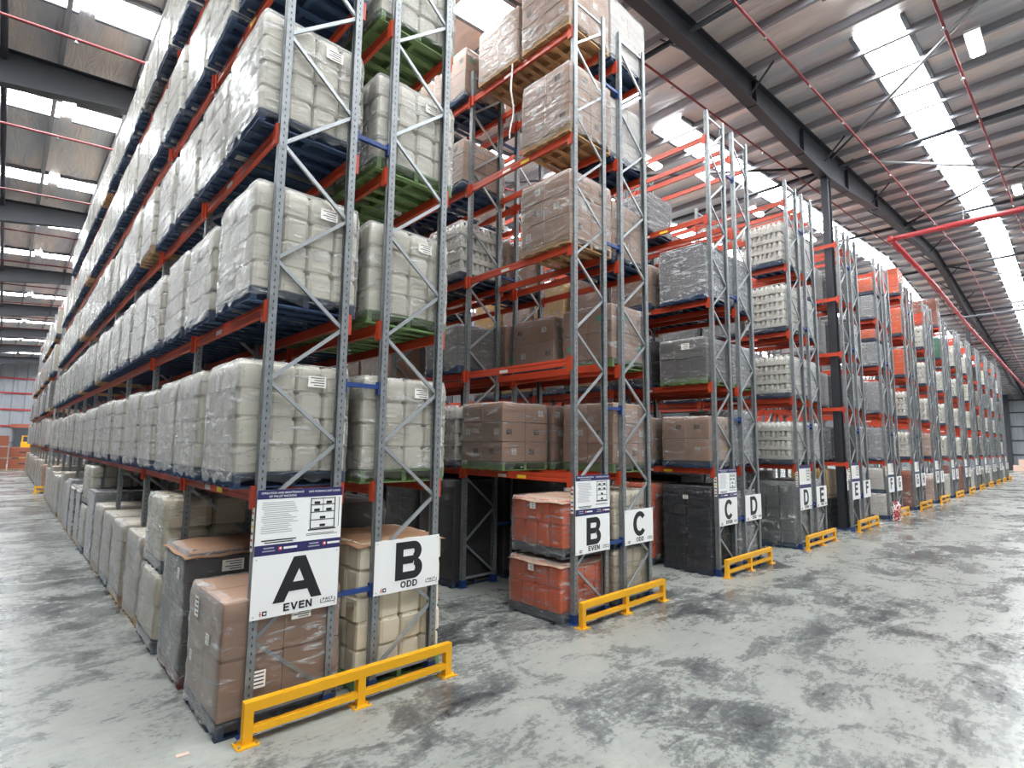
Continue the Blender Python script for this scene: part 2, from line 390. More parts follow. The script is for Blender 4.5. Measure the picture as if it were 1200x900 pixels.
b = MB().tube((0, 0, 0), (0, -9.5, .1), .11, 12); ob('branch_run', b.mesh('branch_run', 'pipe_red', True), t)
b = MB().tube((-.14, 0, 0), (.14, 0, 0), .135, 12); ob('elbow', b.mesh('elbow', 'pipe_red', True), t)
cm = MB().tube((-.05, 0, 0), (.05, 0, 0), .14, 12).mesh('coupling', 'pipe_red', True)
def fmz(x):
    for (a, za), (c, zc) in zip(FM, FM[1:]):
        if a <= x <= c: return za+(zc-za)*(x-a)/(c-a)
for x in (5, 11, 17, 23, 29, 35, 41, 47): ob('coupling', cm, t, (x, 0, fmz(x)))
hg = MB().tube((0, 0, .1), (0, 0, 1.9), .015, 6).mesh('hanger_rod', 'galv_bright')
for y in (-2.5, -5.5): ob('hanger_rod', hg, t, (0, y, 0))
strut((45, -.3, 11.7), (45, -9.5, 11.8), .07, 'bracket_grey', 'conduit_pipe', 'grey conduit pipe crossing under the skylight beyond the fire main', 'pipe')
# high-bay lamps
for i, (x, y, z) in enumerate([(15.8, -4.36, 13.3), (30.2, -4.26, 14.3), (14.5, 4.6, 13.0), (17.5, 4.0, 13.3), (29.6, 4.1, 14.2), (45, -4.3, 14.6), (60, -4.3, 13.4), (23, 4.3, 13.7)]):
    t = thing('high_bay_lamp', (x, y, z), ['glowing high bay lamp beside the bright skylight strip', 'glowing high bay lamp before the fire main', 'glowing high bay lamp above rack C', 'glowing high bay lamp above rack D', 'glowing high bay lamp above rack F',
              'glowing high bay lamp past the roof ridge', 'glowing high bay lamp toward the end wall', 'glowing high bay lamp above rack E'][i], 'lamp', 'high bay lamps')
    ob('housing', MB().box(-.62, .62, -.16, .16, .02, .1).mesh('housing', 'sign_white'), t)
    ob('diffuser', MB().box(-.58, .58, -.12, .12, -.02, .02).mesh('diffuser', 'lamp_glow'), t)
    ob('hanger_rod', MB().tube((0, 0, .1), (0, 0, roof(x)-z-.05), .012, 6).mesh('hanger_rod', 'galv_bright'), t)

# ------------------------------------------------------------------ racks
PW, PD = .09, .08
def post_mesh(h):
    b = MB(); W, D, t = PW/2, PD/2, .006
    # lipped channel: web on one side, returns at the back
    prof = [(-W, -D), (W, -D), (W, D), (W-.028, D), (W-.028, D-t), (W-t, D-t), (W-t, -D+t), (-W+t, -D+t), (-W+t, D-t), (-W+.028, D-t), (-W+.028, D), (-W, D)]
    # the web carries a shallow groove
    prof = [(-W, -D), (-.018, -D), (-.012, -D+.012), (.012, -D+.012), (.018, -D), (W, -D)] + prof[2:]
    n = len(prof); b.add([(x, y, 0) for x, y in prof]+[(x, y, h) for x, y in prof], [(i, (i+1) % n, (i+1) % n+n, i+n) for i in range(n)]+[tuple(range(n-1, -1, -1)), tuple(range(n, 2*n))])
    return b.mesh('post', 'galv_post')
POSTM = post_mesh(HP-.12)
FOOTM = MB().box(-.052, .052, -.05, .05, .008, .14).box(-.09, .09, -.075, .075, 0, .008).mesh('foot', 'spacer_blue')
def brace_nodes():
    out = [((PW, .17), (S-PW, .17))]; z = .2
    for i in range(17):
        c = z+.635
        if c > HP-.1: break
        x0, x1 = (S-PW*.6, PW*.6) if i % 2 == 0 else (PW*.6, S-PW*.6)
        out.append(((x0, z), (x1, c))); z = c
    out.append(((PW, HP-.12), (S-PW, HP-.12)))
    return out
BRN = brace_nodes()
def brace_geo(b, p, q):
    a, c = Vector((p[0], 0, p[1])), Vector((q[0], 0, q[1])); d = (c-a).normalized(); u = Vector((-d.z, 0, d.x))
    w_, t_ = .019, .016
    rg = [[e+u*w_*s+Vector((0, t_*q_, 0)) for s, q_ in ((-1, -1), (1, -1), (1, 1), (-1, 1))] for e in (a, c)]
    b.rings(rg)
BRM = {}
for p_, q_ in BRN:
    key = (q_[0] > p_[0], round(q_[1]-p_[1], 2))
    if key not in BRM:
        b = MB(); brace_geo(b, (p_[0], 0), (q_[0], q_[1]-p_[1])); BRM[key] = b.mesh('brace', 'galv_bright')
b = MB()
for p_, q_ in BRN: brace_geo(b, p_, q_)
LATT = b.mesh('bracing_lattice', 'galv_bright')
BL = L-PW
def beam_mesh():
    b = MB(); h = BL/2
    prof = [(-.025, 0), (-.025, -.125), (.025, -.125), (.025, -.03), (.006, -.03), (.006, 0)]
    # small horizontal rib pressed in the outer face
    prof = [(-.025, 0), (-.025, -.045), (-.019, -.05), (-.019, -.075), (-.025, -.08), (-.025, -.125), (.025, -.125), (.025, -.03), (.006, -.03), (.006, 0)]
    n = len(prof); b.add([(x, -h, z) for x, z in prof]+[(x, h, z) for x, z in prof], [(i, i+n, (i+1) % n+n, (i+1) % n) for i in range(n)]+[tuple(range(n)), tuple(range(2*n-1, n-1, -1))])
    return b.mesh('beam', 'beam_orange')
BEAMM = beam_mesh()
CONM = MB().box(-.012, .012, -.03, .045, -.2, .03).box(-.012, .05, -.045, -.03, -.2, .03).mesh('beam_connector', 'beam_orange')
DECKM = MB()
SPM = MB().box(0, G-S, -.022, .022, -.025, .025).box(-.002, .02, -.035, .035, -.09, .06).box(G-S-.02, G-S+.002, -.035, .035, -.09, .06).mesh('row_spacer', 'spacer_blue')
BARM = MB().box(0, S, -.03, .03, -.04, -.004).mesh('pallet_support_bar', 'galv_bright')
STW = MB().box(-.0285, -.0265, -.11, .11, -.11, -.055).mesh('location_label', 'label_white')
STY = MB().box(-.0285, -.0265, -.11, .11, -.11, -.055).mesh('location_label', 'label_yellow')
def rack_label(r):
    a, c = chr(65+r), chr(66+r)
    return 'double-row pallet rack of galvanised posts and orange beams marked %s and %s' % (a, c)
def build_rack(r, x0, y0, bays_even, bays_odd, ndet, name='pallet_rack', label=None, levels=LV):
    t = thing('pallet_rack', (x0, y0, 0), label or rack_label(r), 'pallet rack', 'pallet racks')
    for row, (xo, nb) in enumerate(((0, bays_even), (G, bays_odd))):
        if not nb: continue
        for n in range(nb+1):
            y = n*L
            for k, x in enumerate((PW/2, S-PW/2)):
                # web faces outward to the aisle so the slots show
                ob('post', POSTM, t, (xo+x, y, .13), (0, 0, -math.pi/2 if k == 0 else math.pi/2))
                if n < 3: ob('foot', FOOTM, t, (xo+x, y, 0))
            if n < ndet:
                for p_, q_ in BRN: ob('brace', BRM[(q_[0] > p_[0], round(q_[1]-p_[1], 2))], t, (xo if not row else xo+S, y, p_[1]), (0, 0, math.pi if row else 0))
            else: ob('bracing_lattice', LATT, t, (xo if not row else xo+S, y, 0), (0, 0, math.pi if row else 0))
        for n in range(nb):
            for li, z in enumerate(levels):
                for k, x in enumerate((.02, S-.02)):
                    bo = ob('beam', BEAMM, t, (xo+x, (n+.5)*L, z), (0, 0, 0 if k == 0 else math.pi))
                    if n < 2:
                        for s in (-1, 1): ob('beam_connector', CONM, bo, (-.028, s*(BL/2-.01), 0), (0, 0, 0 if s < 0 else math.pi), (1, 1, 1))
                    if n < 1 and k == 0 and row == 0:
                        ob('location_label', STW, bo, (0, .25, 0)); 
                        if li in (0, 3): ob('location_label', STY, bo, (0, -.25, 0))
    if bays_odd:
        for n in range(min(bays_even, bays_odd)+1):
            for z in (1.12, 3.4, 6.35, 9.4): ob('row_spacer', SPM, t, (S, n*L, z))
    return t
RACKS = {}
for r in range(15):
    if r == 0: RACKS[0] = build_rack(0, 0, 0, 10, 10, 3)
    elif r < 3: RACKS[r] = build_rack(r, P*r, 0, 4, 4, 2)
    elif r < 6: RACKS[r] = build_rack(r, P*r, 0, 2, 2, 1)
    else: RACKS[r] = build_rack(r, P*r, 0, 1, 1, 1 if r < 9 else 0)
YB2 = 30.8
RACKS['far'] = build_rack(0, 0, YB2, 9, 2, 0, label='second block of galvanised pallet rack beyond the break in row A')
# location barcode strip on the first post of each even row
bm = MB().box(-.004, 0, -.03, .03, 0, .42).mesh('barcode_strip', 'label_white')
for r in range(6):
    s = ob('barcode_strip', bm, RACKS[r], (-.001, 0, 1.68))
    for j, mt in enumerate(('sign_black', 'sign_red', 'sign_navy', 'label_yellow', 'sign_black', 'sign_red')):
        ob('barcode_print', cached('bp'+mt, lambda mt=mt: MB().box(-.0055, -.0042, -.022, .022, 0, .025).mesh('barcode_print', mt)), s, (0, 0, .03+j*.065))

# ------------------------------------------------------------------ end barriers
BX0, BX1 = -.05, 2.29
def barrier(r, x, y, label):
    t = thing('guard_rail', (x, y, 0), label, 'guard rail', 'yellow rack end guards')
    tp = cached('rail', lambda: MB().box(BX0, BX1, -.04, .04, .285, .375).mesh('top_rail', 'yellow_paint'))
    lo = cached('rail2', lambda: MB().box(BX0+.07, BX1-.07, -.033, .033, .09, .15).mesh('lower_rail', 'yellow_paint'))
    po = cached('gpost', lambda: MB().box(-.042, .042, -.038, .038, .01, .285).mesh('post', 'yellow_paint'))
    pl = cached('gplate', lambda: MB().box(-.1, .1, -.085, .085, 0, .012).mesh('base_plate', 'yellow_paint'))
    bo = cached('gbolt', lambda: MB().tube((0, 0, .012), (0, 0, .03), .011, 6).mesh('bolt', 'galv_bright'))
    ob('top_rail', tp, t); ob('lower_rail', lo, t)
    for xx in (BX0+.042, (BX0+BX1)/2, BX1-.042):
        ob('post', po, t, (xx, 0, 0)); p_ = ob('base_plate', pl, t, (xx, 0, 0))
        if r < 3:
            for a in (-.075, .075):
                for c in (-.06, .06): ob('bolt', bo, p_, (a, c, 0))
for r in range(15):
    barrier(r, P*r, -.21, 'yellow steel guard rail protecting the rack end marked %s and %s' % (chr(65+r), chr(66+r)))
barrier(9, -.4, YB2-.3, 'yellow guard rail at the end of the second block of row A')

# ------------------------------------------------------------------ signs
def text_mesh(s, mat, W=None, H=None, bold=.02):
    key = ('t', s, mat, W, H, bold)
    if key in CACHE: return CACHE[key]
    cu = bpy.data.curves.new('lettering', 'FONT'); cu.body = s; cu.size = 1; cu.offset = bold; cu.align_x = 'CENTER'; cu.resolution_u = 6
    o = bpy.data.objects.new('lettering', cu); COL.objects.link(o)
    dg = bpy.context.evaluated_depsgraph_get(); me = bpy.data.meshes.new_from_object(o.evaluated_get(dg))
    bpy.data.objects.remove(o); bpy.data.curves.remove(cu)
    vx = [v.co.x for v in me.vertices]; vy = [v.co.y for v in me.vertices]
    x0, x1, y0, y1 = min(vx), max(vx), min(vy), max(vy)
    sy = H/(y1-y0) if H else None; sx = W/(x1-x0) if W else sy
    if sy is None: sy = sx
    for v in me.vertices:
        x, y = (v.co.x-(x0+x1)/2)*sx, (v.co.y-y0)*sy
        v.co = (x, 0, y)
    me.materials.clear(); me.materials.append(MATS[mat]); me.name = 'lettering'
    CACHE[key] = me; return me
def flat(x0, x1, z0, z1, mat, name, y=-.002):
    return cached(('flat', x0, x1, z0, z1, mat), lambda: MB().box(x0, x1, y, 0, z0, z1).mesh(name, mat))
def glyph(b, ch, x0, w_, h, t):
    """bold sans capital in the XZ plane, drawn as overlapping strokes"""
    y0, y1 = -.0015, 0
    def bar(xa, xb, za, zb): b.box(x0+xa, x0+xb, -.0036, y1, za, zb)
    cnt = [0]
    def slant(xa, za, xb, zb, tw):
        cnt[0] += 1; y0 = -.0015-.0005*cnt[0]
        b.add([(x0+xa, y0, za), (x0+xa+tw, y0, za), (x0+xb+tw, y0, zb), (x0+xb, y0, zb), (x0+xa, y1, za), (x0+xa+tw, y1, za), (x0+xb+tw, y1, zb), (x0+xb, y1, zb)],
              [(0,1,2,3),(7,6,5,4),(0,4,5,1),(1,5,6,2),(2,6,7,3),(3,7,4,0)])
    def arc(cx, cz, rx, rz, a0, a1, th=t, n=14):
        vs = []; fs = []
        for i in range(n+1):
            a = math.radians(a0+(a1-a0)*i/n); c, s_ = math.cos(a), math.sin(a)
            for y in (y0, y1): vs += [(x0+cx+rx*c, y, cz+rz*s_), (x0+cx+(rx-th)*c, y, cz+(rz-th*.86)*s_)]
        for i in range(n):
            o = i*4; fs += [(o, o+4, o+5, o+1), (o+2, o+3, o+7, o+6), (o, o+2, o+6, o+4), (o+1, o+5, o+7, o+3)]
        fs += [(0, 1, 3, 2), (n*4, n*4+2, n*4+3, n*4+1)]
        b.add(vs, fs)
    T = t*.86
    if ch == 'A': slant(0, 0, w_/2-t*.6, h, t*1.12); slant(w_-t*1.12, 0, w_/2-t*.52, h, t*1.12); bar(w_*.24, w_*.76, h*.22, h*.22+T)
    elif ch in 'BPR':
        r1 = h*.27; bar(0, t, 0, h); bar(t*.9, w_*.96-r1, h-T, h); bar(t*.9, w_*.96-r1, h*.5-T*.5+h*.01, h*.5+T*.5+h*.01); arc(w_*.96-r1, h-r1+.0, r1, r1+.0, -90, 90)
        if ch == 'B': bar(t*.9, w_-r1, 0, T); arc(w_-r1*1.03, r1*1.03, r1*1.03, r1*1.03, -90, 90)
        if ch == 'R': slant(w_-t*1.1, 0, w_*.45, h*.5, t*1.1)
    elif ch in 'CG':
        arc(w_/2, h/2, w_/2, h/2, 38, 322, n=24)
        if ch == 'G': bar(w_*.52, w_*.98, h*.36, h*.36+T); bar(w_*.98-t, w_*.98, h*.1, h*.4)
    elif ch == 'D': bar(0, t, 0, h); bar(t*.9, w_*.52, 0, T); bar(t*.9, w_*.52, h-T, h); arc(w_*.5, h/2, w_*.5, h/2, -90, 90, n=18)
    elif ch in 'EF':
        bar(0, t, 0, h); bar(t*.9, w_, h-T, h); bar(t*.9, w_*.9, h*.5-T*.4, h*.5+T*.6)
        if ch == 'E': bar(t*.9, w_, 0, T)
    elif ch == 'H': bar(0, t, 0, h); bar(w_-t, w_, 0, h); bar(t*.9, w_-t*.9, h*.5-T*.5, h*.5+T*.5)
    elif ch == 'I': bar(w_/2-t/2, w_/2+t/2, 0, h)
    elif ch == 'J': bar(w_-t, w_, h*.3, h); arc(w_/2, h*.3, w_/2, h*.3, 180, 360)
    elif ch == 'K': bar(0, t, 0, h); slant(t*.8, h*.35, w_-t*1.2, h, t*1.2); slant(w_-t*1.2, 0, w_*.3, h*.55, t*1.2)
    elif ch == 'L': bar(0, t, 0, h); bar(t*.9, w_, 0, T)
    elif ch == 'M': bar(0, t, 0, h); bar(w_-t, w_, 0, h); slant(w_/2-t/2, 0, 0, h, t); slant(w_/2-t/2, 0, w_-t, h, t)
    elif ch == 'N': bar(0, t, 0, h); bar(w_-t, w_, 0, h); slant(w_-t*1.1, 0, 0, h, t*1.1)
    elif ch == 'O': arc(w_/2, h/2, w_/2, h/2, 0, 360, n=28)
    elif ch == 'T': bar(0, w_, h-T, h); bar(w_/2-t/2, w_/2+t/2, 0, h)
    elif ch == 'V': slant(w_/2-t*.55, 0, 0, h, t*1.1); slant(w_/2-t*.55, 0, w_-t*1.1, h, t*1.1)
GW = {'A': 1.16, 'B': .86, 'C': .94, 'D': .9, 'E': .78, 'F': .74, 'I': .3, 'N': .86, 'V': .98, 'O': .98, 'P': .82, 'T': .8}
def word_mesh(word, h, mat='sign_black', bold=.2):
    def mk():
        ws = [GW.get(c, .88)*h for c in word]; tot = sum(ws)+h*.16*(len(word)-1); x = -tot/2; b = MB()
        for c, w_ in zip(word, ws): glyph(b, c, x, w_, h, h*bold); x += w_+h*.16
        return b.mesh('lettering', mat)
    return cached(('word', word, h, mat), mk)
SW, SH = .88, .595
LW = {'A': .5, 'B': .37, 'C': .4, 'D': .39, 'E': .34, 'F': .33}
def aisle_sign(x, z, letter, word, label, full):
    t = thing('aisle_sign', (x, -.062, z), label, 'sign', 'aisle signs')
    pb = ob('panel', cached('panel', lambda: MB().box(0, SW, -.006, 0, 0, SH).mesh('panel', 'sign_white')), t)
    ob('letter', word_mesh(letter, .43, bold=.235), t, (.455, -.006, .125))
    if full:
        ob('lettering', word_mesh(word, .074, bold=.22), t, (.46, -.006, .034))
        # bracketed maker's mark and small arrow symbol
        ob('lettering', word_mesh('PACT', .026), t, (.775, -.006, .068))
        ob('mark_bracket', cached('brk', lambda: MB().box(-.08, .08, -.0015, 0, 0, .006).box(-.08, -.073, -.0015, 0, 0, .04).box(.073, .08, -.0015, 0, 0, .04).mesh('mark_bracket', 'sign_black')), t, (.775, -.006, .045))
        ob('mark_line', cached('mkl', lambda: MB().box(-.035, .035, -.0015, 0, 0, .006).mesh('mark_line', 'text_grey')), t, (.775, -.006, .056))
        ob('arrow_symbol', cached('arw', lambda: MB().box(-.022, .022, -.0015, 0, 0, .044).mesh('arrow_symbol', 'sign_black')), t, (.135, -.006, .025))
        ob('arrow_symbol', cached('arw2', lambda: MB().box(-.01, .012, -.003, -.0015, .012, .032).mesh('arrow_symbol', 'sign_white')), t, (.135, -.006, .025))
        ob('arrow_symbol', cached('arw3', lambda: MB().box(-.012, .012, -.0015, 0, .018, .026).box(-.004, .004, -.0015, 0, .0, .05).mesh('arrow_symbol', 'sign_red')), t, (.095, -.006, .022))
        for a in (.03, SW-.03):
            for c in (.03, SH-.03): ob('screw', cached('scr', lambda: MB().tube((0, -.01, 0), (0, -.006, 0), .007, 6).mesh('screw', 'galv_bright')), t, (a, 0, c))
LH = .635
def load_sign(x, z, label, full):
    t = thing('load_notice', (x, -.062, z), label, 'sign', 'rack load notices')
    ob('panel', cached('lpanel', lambda: MB().box(0, SW, -.005, 0, 0, LH).mesh('panel', 'sign_white')), t)
    hd = ob('header_band', cached('lhead', lambda: MB().box(0, SW, -.0065, -.005, LH-.09, LH).mesh('header_band', 'sign_navy')), t)
    ft = ob('footer_band', cached('lfoot', lambda: MB().box(0, SW, -.0065, -.005, 0, .1).mesh('footer_band', 'sign_navy')), t)
    if not full:
        ob('printed_text', cached('ptx0', lambda: MB().box(.06, .45, -.0062, -.005, .17, .47).mesh('printed_text', 'label_white')), t)
    # rack diagram: two stacks of shelves with pallets
    def diag():
        b = MB(); xa, xb, za, zb = .54, .8, .22, .53
        for x_ in (xa, xb): b.box(x_-.005, x_+.005, -.007, -.005, za, zb)
        for z_ in (za, za+.085, za+.165, za+.24, zb-.006): b.box(xa-.005, xb+.005, -.007, -.005, z_-.004, z_+.004)
        b.box(xa-.02, xb+.02, -.007, -.005, za-.02, za-.008)
        b.box(.668, .673, -.007, -.005, za+.165, zb)
        for (cx_, cz_) in ((.605, .48), (.735, .48), (.605, .405), (.735, .405), (.67, .325), (.67, .245)): b.box(cx_-.03, cx_+.03, -.007, -.005, cz_-.012, cz_+.014)
        b.box(.845, .85, -.007, -.005, .22, .53)
        return b.mesh('rack_diagram', 'sign_black')
    ob('rack_diagram', cached('diag', diag), t)
    if full:
        ob('lettering', text_mesh('OPERATION AND MAINTENANCE', 'sign_white', .42, .02, .012), hd, (.245, -.0075, LH-.042))
        ob('lettering', text_mesh('OF PALLET RACKING', 'sign_white', .27, .02, .012), hd, (.245, -.0075, LH-.075))
        ob('lettering', text_mesh('SAFE WORKING UNIT LOADS', 'sign_white', .34, .02, .012), hd, (.68, -.0075, LH-.045))
        def lines():
            b = MB(); rr = random.Random(5); z_ = .505
            ind = [0, 0, 0, 0, .02, .02, .02, 0, 0, 0, .02, .02, 0, 0, 0, 0]
            for i, d_ in enumerate(ind):
                b.box(.05+d_, .05+d_+rr.uniform(.24, .35), -.0062, -.005, z_, z_+.007); z_ -= .0195
            return b.mesh('printed_text', 'text_grey')
        ob('printed_text', cached('lines', lines), t)
        ob('printed_text', cached('lines2', lambda: MB().box(.06, .4, -.0062, -.005, .135, .147).box(.09, .37, -.0062, -.005, .115, .125).box(.5, .84, -.0062, -.005, .15, .155).box(.5, .8, -.0062, -.005, .165, .17).mesh('printed_text', 'sign_black')), t)
        for x_ in (.245, .70):
            ob('footer_logo', cached('flg', lambda: MB().tube((0, -.0085, 0), (0, -.0065, 0), .02, 12).mesh('footer_logo', 'sign_red')), ft, (x_, 0, .055))
            ob('footer_logo', cached('flg2', lambda: MB().tube((.004, -.0095, .003), (.004, -.0085, .003), .011, 10).mesh('footer_logo', 'sign_white')), ft, (x_, 0, .055))
            ob('footer_print', cached('fpr', lambda: MB().box(.035, .17, -.0075, -.0065, -.01, .012).mesh('footer_print', 'sign_white')), ft, (x_, 0, .055))
            ob('footer_print', cached('fpr2', lambda: MB().box(-.16, -.06, -.0075, -.0065, .008, .02).box(-.17, -.05, -.0075, -.0065, -.02, -.01).mesh('footer_print', 'text_grey')), ft, (x_, 0, .055))
for r in range(15):
    a, c = chr(65+r), chr(66+r)
    aisle_sign(P*r, 1.04, a, 'EVEN', 'white aisle sign reading %s EVEN in black letters' % a, r < 4)
    aisle_sign(P*r+G, 1.04, c, 'ODD', 'white aisle sign reading %s ODD in black letters' % c, r < 4)
    load_sign(P*r+.005, 1.637, 'white and navy rack load notice above the %s EVEN sign' % a, r < 3)

# ------------------------------------------------------------------ pallet loads
PS = 1.165
def board_mesh(mat, kind):
    if kind == 'top': return MB().box(-PS/2, PS/2, -.076, .076, -.01, .01).mesh('board', mat)
    return MB().box(-PS/2, PS/2, -.045, .045, -.009, .009).mesh('board', mat)
TOPY = [-.505+i*(1.01/6) for i in range(7)]; BOTY = [-.53, -.27, 0, .27, .53]
def pallet_joined(mat):
    b = MB()
    for x in (-.54, 0, .54): b.box(x-.03, x+.03, -PS/2, PS/2, .02, .128)
    for y in TOPY: b.box(-PS/2, PS/2, y-.076, y+.076, .13, .15)
    for y in BOTY: b.box(-PS/2, PS/2, y-.045, y+.045, 0, .018)
    return b.mesh('pallet', mat)
def bearer_mesh(mat):
    b = MB()
    for x in (-.54, 0, .54): b.box(x-.03, x+.03, -PS/2, PS/2, .019, .129)
    return b.mesh('pallet', mat)
def can_geo(b, dx, dy, dz, ox=0, oy=0, oz=0, lite=False):
    hx, hy = dx/2-.004, dy/2-.004; r = min(hx, hy)*.34
    rings = []
    prof = [(0, .9), (.05, 1), (.72, 1), (.86, .97), (.93, .86), (1, .84)] if not lite else [(0, .92), (.06, 1), (.82, 1), (.96, .86)]
    for t, s in prof:
        rings.append([(x*s+ox, y*s+oy, oz+dz*t) for x, y, _ in rrect(hx, hy, r, 0, 2)])
    b.rings(rings)
    if not lite:
        # moulded grip on the top and the neck below it
        b.box(ox-hx*.5, ox+hx*.5, oy-.018, oy+.018, oz+dz*.9, oz+dz*.985)
        b.box(ox-.016, ox+.016, oy-hy*.92, oy-hy*.5, oz+dz*.86, oz+dz*.95)
def carton_geo(b, dx, dy, dz, ox=0, oy=0, oz=0, lite=False):
    hx, hy = dx/2-.004, dy/2-.004; e = .014
    if lite: b.box(ox-hx, ox+hx, oy-hy, oy+hy, oz+.002, oz+dz-.003); return
    def ring(x, y, z): return [(ox-x, oy-y, z), (ox+x, oy-y, z), (ox+x, oy+y, z), (ox-x, oy+y, z)]
    b.rings([ring(hx-e, hy-e, oz+.001), ring(hx, hy, oz+e), ring(hx, hy, oz+dz-e-.002), ring(hx-e, hy-e, oz+dz-.002)])
def crate_geo(b, dx, dy, dz, ox=0, oy=0, oz=0, lite=False):
    hx, hy = dx/2-.004, dy/2-.004
    def ring(s, z): return [(ox-hx*s, oy-hy*s, z), (ox+hx*s, oy-hy*s, z), (ox+hx*s, oy+hy*s, z), (ox-hx*s, oy+hy*s, z)]
    b.rings([ring(.9, oz), ring(.92, oz+dz*.12), ring(.93, oz+dz*.72), ring(1, oz+dz*.74), ring(1, oz+dz*.84), ring(.96, oz+dz*.86), ring(1, oz+dz*.9), ring(1, oz+dz*.985)])
    if not lite:
        for s in (-1, 1):
            for k in (-.5, 0, .5):
                b.box(ox+hx*k-.008, ox+hx*k+.008, oy+s*hy*.99-.006, oy+s*hy*.99+.006, oz+dz*.1, oz+dz*.74)
                b.box(ox+s*hx*.99-.006, ox+s*hx*.99+.006, oy+hy*k-.008, oy+hy*k+.008, oz+dz*.1, oz+dz*.74)
GEO = {'can': can_geo, 'carton': carton_geo, 'crate': crate_geo}
PNAME = {'can': 'jerrycan', 'carton': 'carton', 'crate': 'crate'}
def layer_bottles(n, dz, mat, m=8):
    b = MB(); h = PS/2-.03
    b.box(-h, h, -h, h, 0, dz*.4)
    step = 2*(h-.065)/(m-1); r = step*.5
    for i in range(m):
        for j in range(m):
            if 0 < i < m-1 and 0 < j < m-1: continue
            x, y = -h+.065+i*step, -h+.065+j*step
            rings = []
            for t, s in ((.3, .98), (.62, .98), (.78, .8), (.9, .55), (.985, .5)):
                rings.append([(x+r*s*math.cos(a*math.pi/4+.39), y+r*s*math.sin(a*math.pi/4+.39), dz*t) for a in range(8)])
            b.rings(rings)
    b.box(-h+.13, h-.13, -h+.13, h-.13, .03, dz*.9)
    return b.mesh('bottle_layer', mat)
def film_mesh(seed, mat):
    rr = random.Random(seed); b = MB(); k = 10; base = rrect(.5, .5, .035, 0, 3)
    pts = []
    for i in range(len(base)):
        a, c = Vector(base[i]), Vector(base[(i+1) % len(base)])
        m = max(1, int((c-a).length/.09))
        for j in range(m): pts.append(a.lerp(c, j/m))
    rings = []; K = len(pts); rows = 13
    ph = [rr.uniform(0, 6.28) for _ in range(6)]
    for q in range(rows):
        t = q/(rows-1); ring = []
        for i, p_ in enumerate(pts):
            s = 1+.007*math.sin(t*31+ph[0]+i*.21)+.006*math.sin(i*.9+ph[1]+t*7)+rr.uniform(-.004, .005)
            z = t+.0
            if q == 0: z = rr.uniform(-.045, .02)
            if q == rows-1: s *= .97; z = 1.008
            ring.append((p_.x*s, p_.y*s, z))
        rings.append(ring)
    # the film folds a hand's breadth over the top edge
    rings.append([(p_.x*.84*rr.uniform(.92, 1.06), p_.y*.84*rr.uniform(.92, 1.06), 1.012) for p_ in pts])
    b.rings(rings, cap=False)
    return b.mesh('stretch_film', mat, True)
FILM = {}
def film(mat, seed):
    return cached(('film', mat, seed % 5), lambda: film_mesh(seed % 5+11, mat))
def sheet_mesh(mat):
    b = MB(); n = 10; h = PS/2+.03; rr = random.Random(4)
    top = []
    for i in range(n+1):
        for j in range(n+1):
            x, y = -h+2*h*i/n, -h+2*h*j/n
            e = max(abs(x), abs(y))/h
            top.append((x, y, .03-.07*max(0, e-.75)/.25+.012*math.sin(i*1.7+j)))
    k = (n+1)**2; vs = top+[(x, y, z-.008) for x, y, z in top]; fs = []
    for i in range(n):
        for j in range(n):
            a = i*(n+1)+j; fs += [(a, a+n+1, a+n+2, a+1), (a+k, a+1+k, a+n+2+k, a+n+1+k)]
    return b.add(vs, fs).mesh('top_sheet', mat, True)
def decal(mat, w_, h_):
    def mk():
        b = MB().box(-.002, 0, -w_/2, w_/2, -h_/2, h_/2); k = len(b.f)
        pm_ = 'label_dark' if mat != 'label_dark' else 'carton'
        if mat == 'label_teal': return b.mesh('label', mat)
        for q in range(4):
            zq = h_*(.34-.22*q); b.box(-.003, -.0018, -w_*.4, w_*(.36-.2*(q % 2)), zq-h_*.04, zq+h_*.04)
        m = b.mesh('label', mat); m.materials.append(MATS[pm_])
        for p_ in list(m.polygons)[k:]: p_.material_index = 1
        return m
    return cached(('decal', mat, w_, h_), mk)
NL = [0]
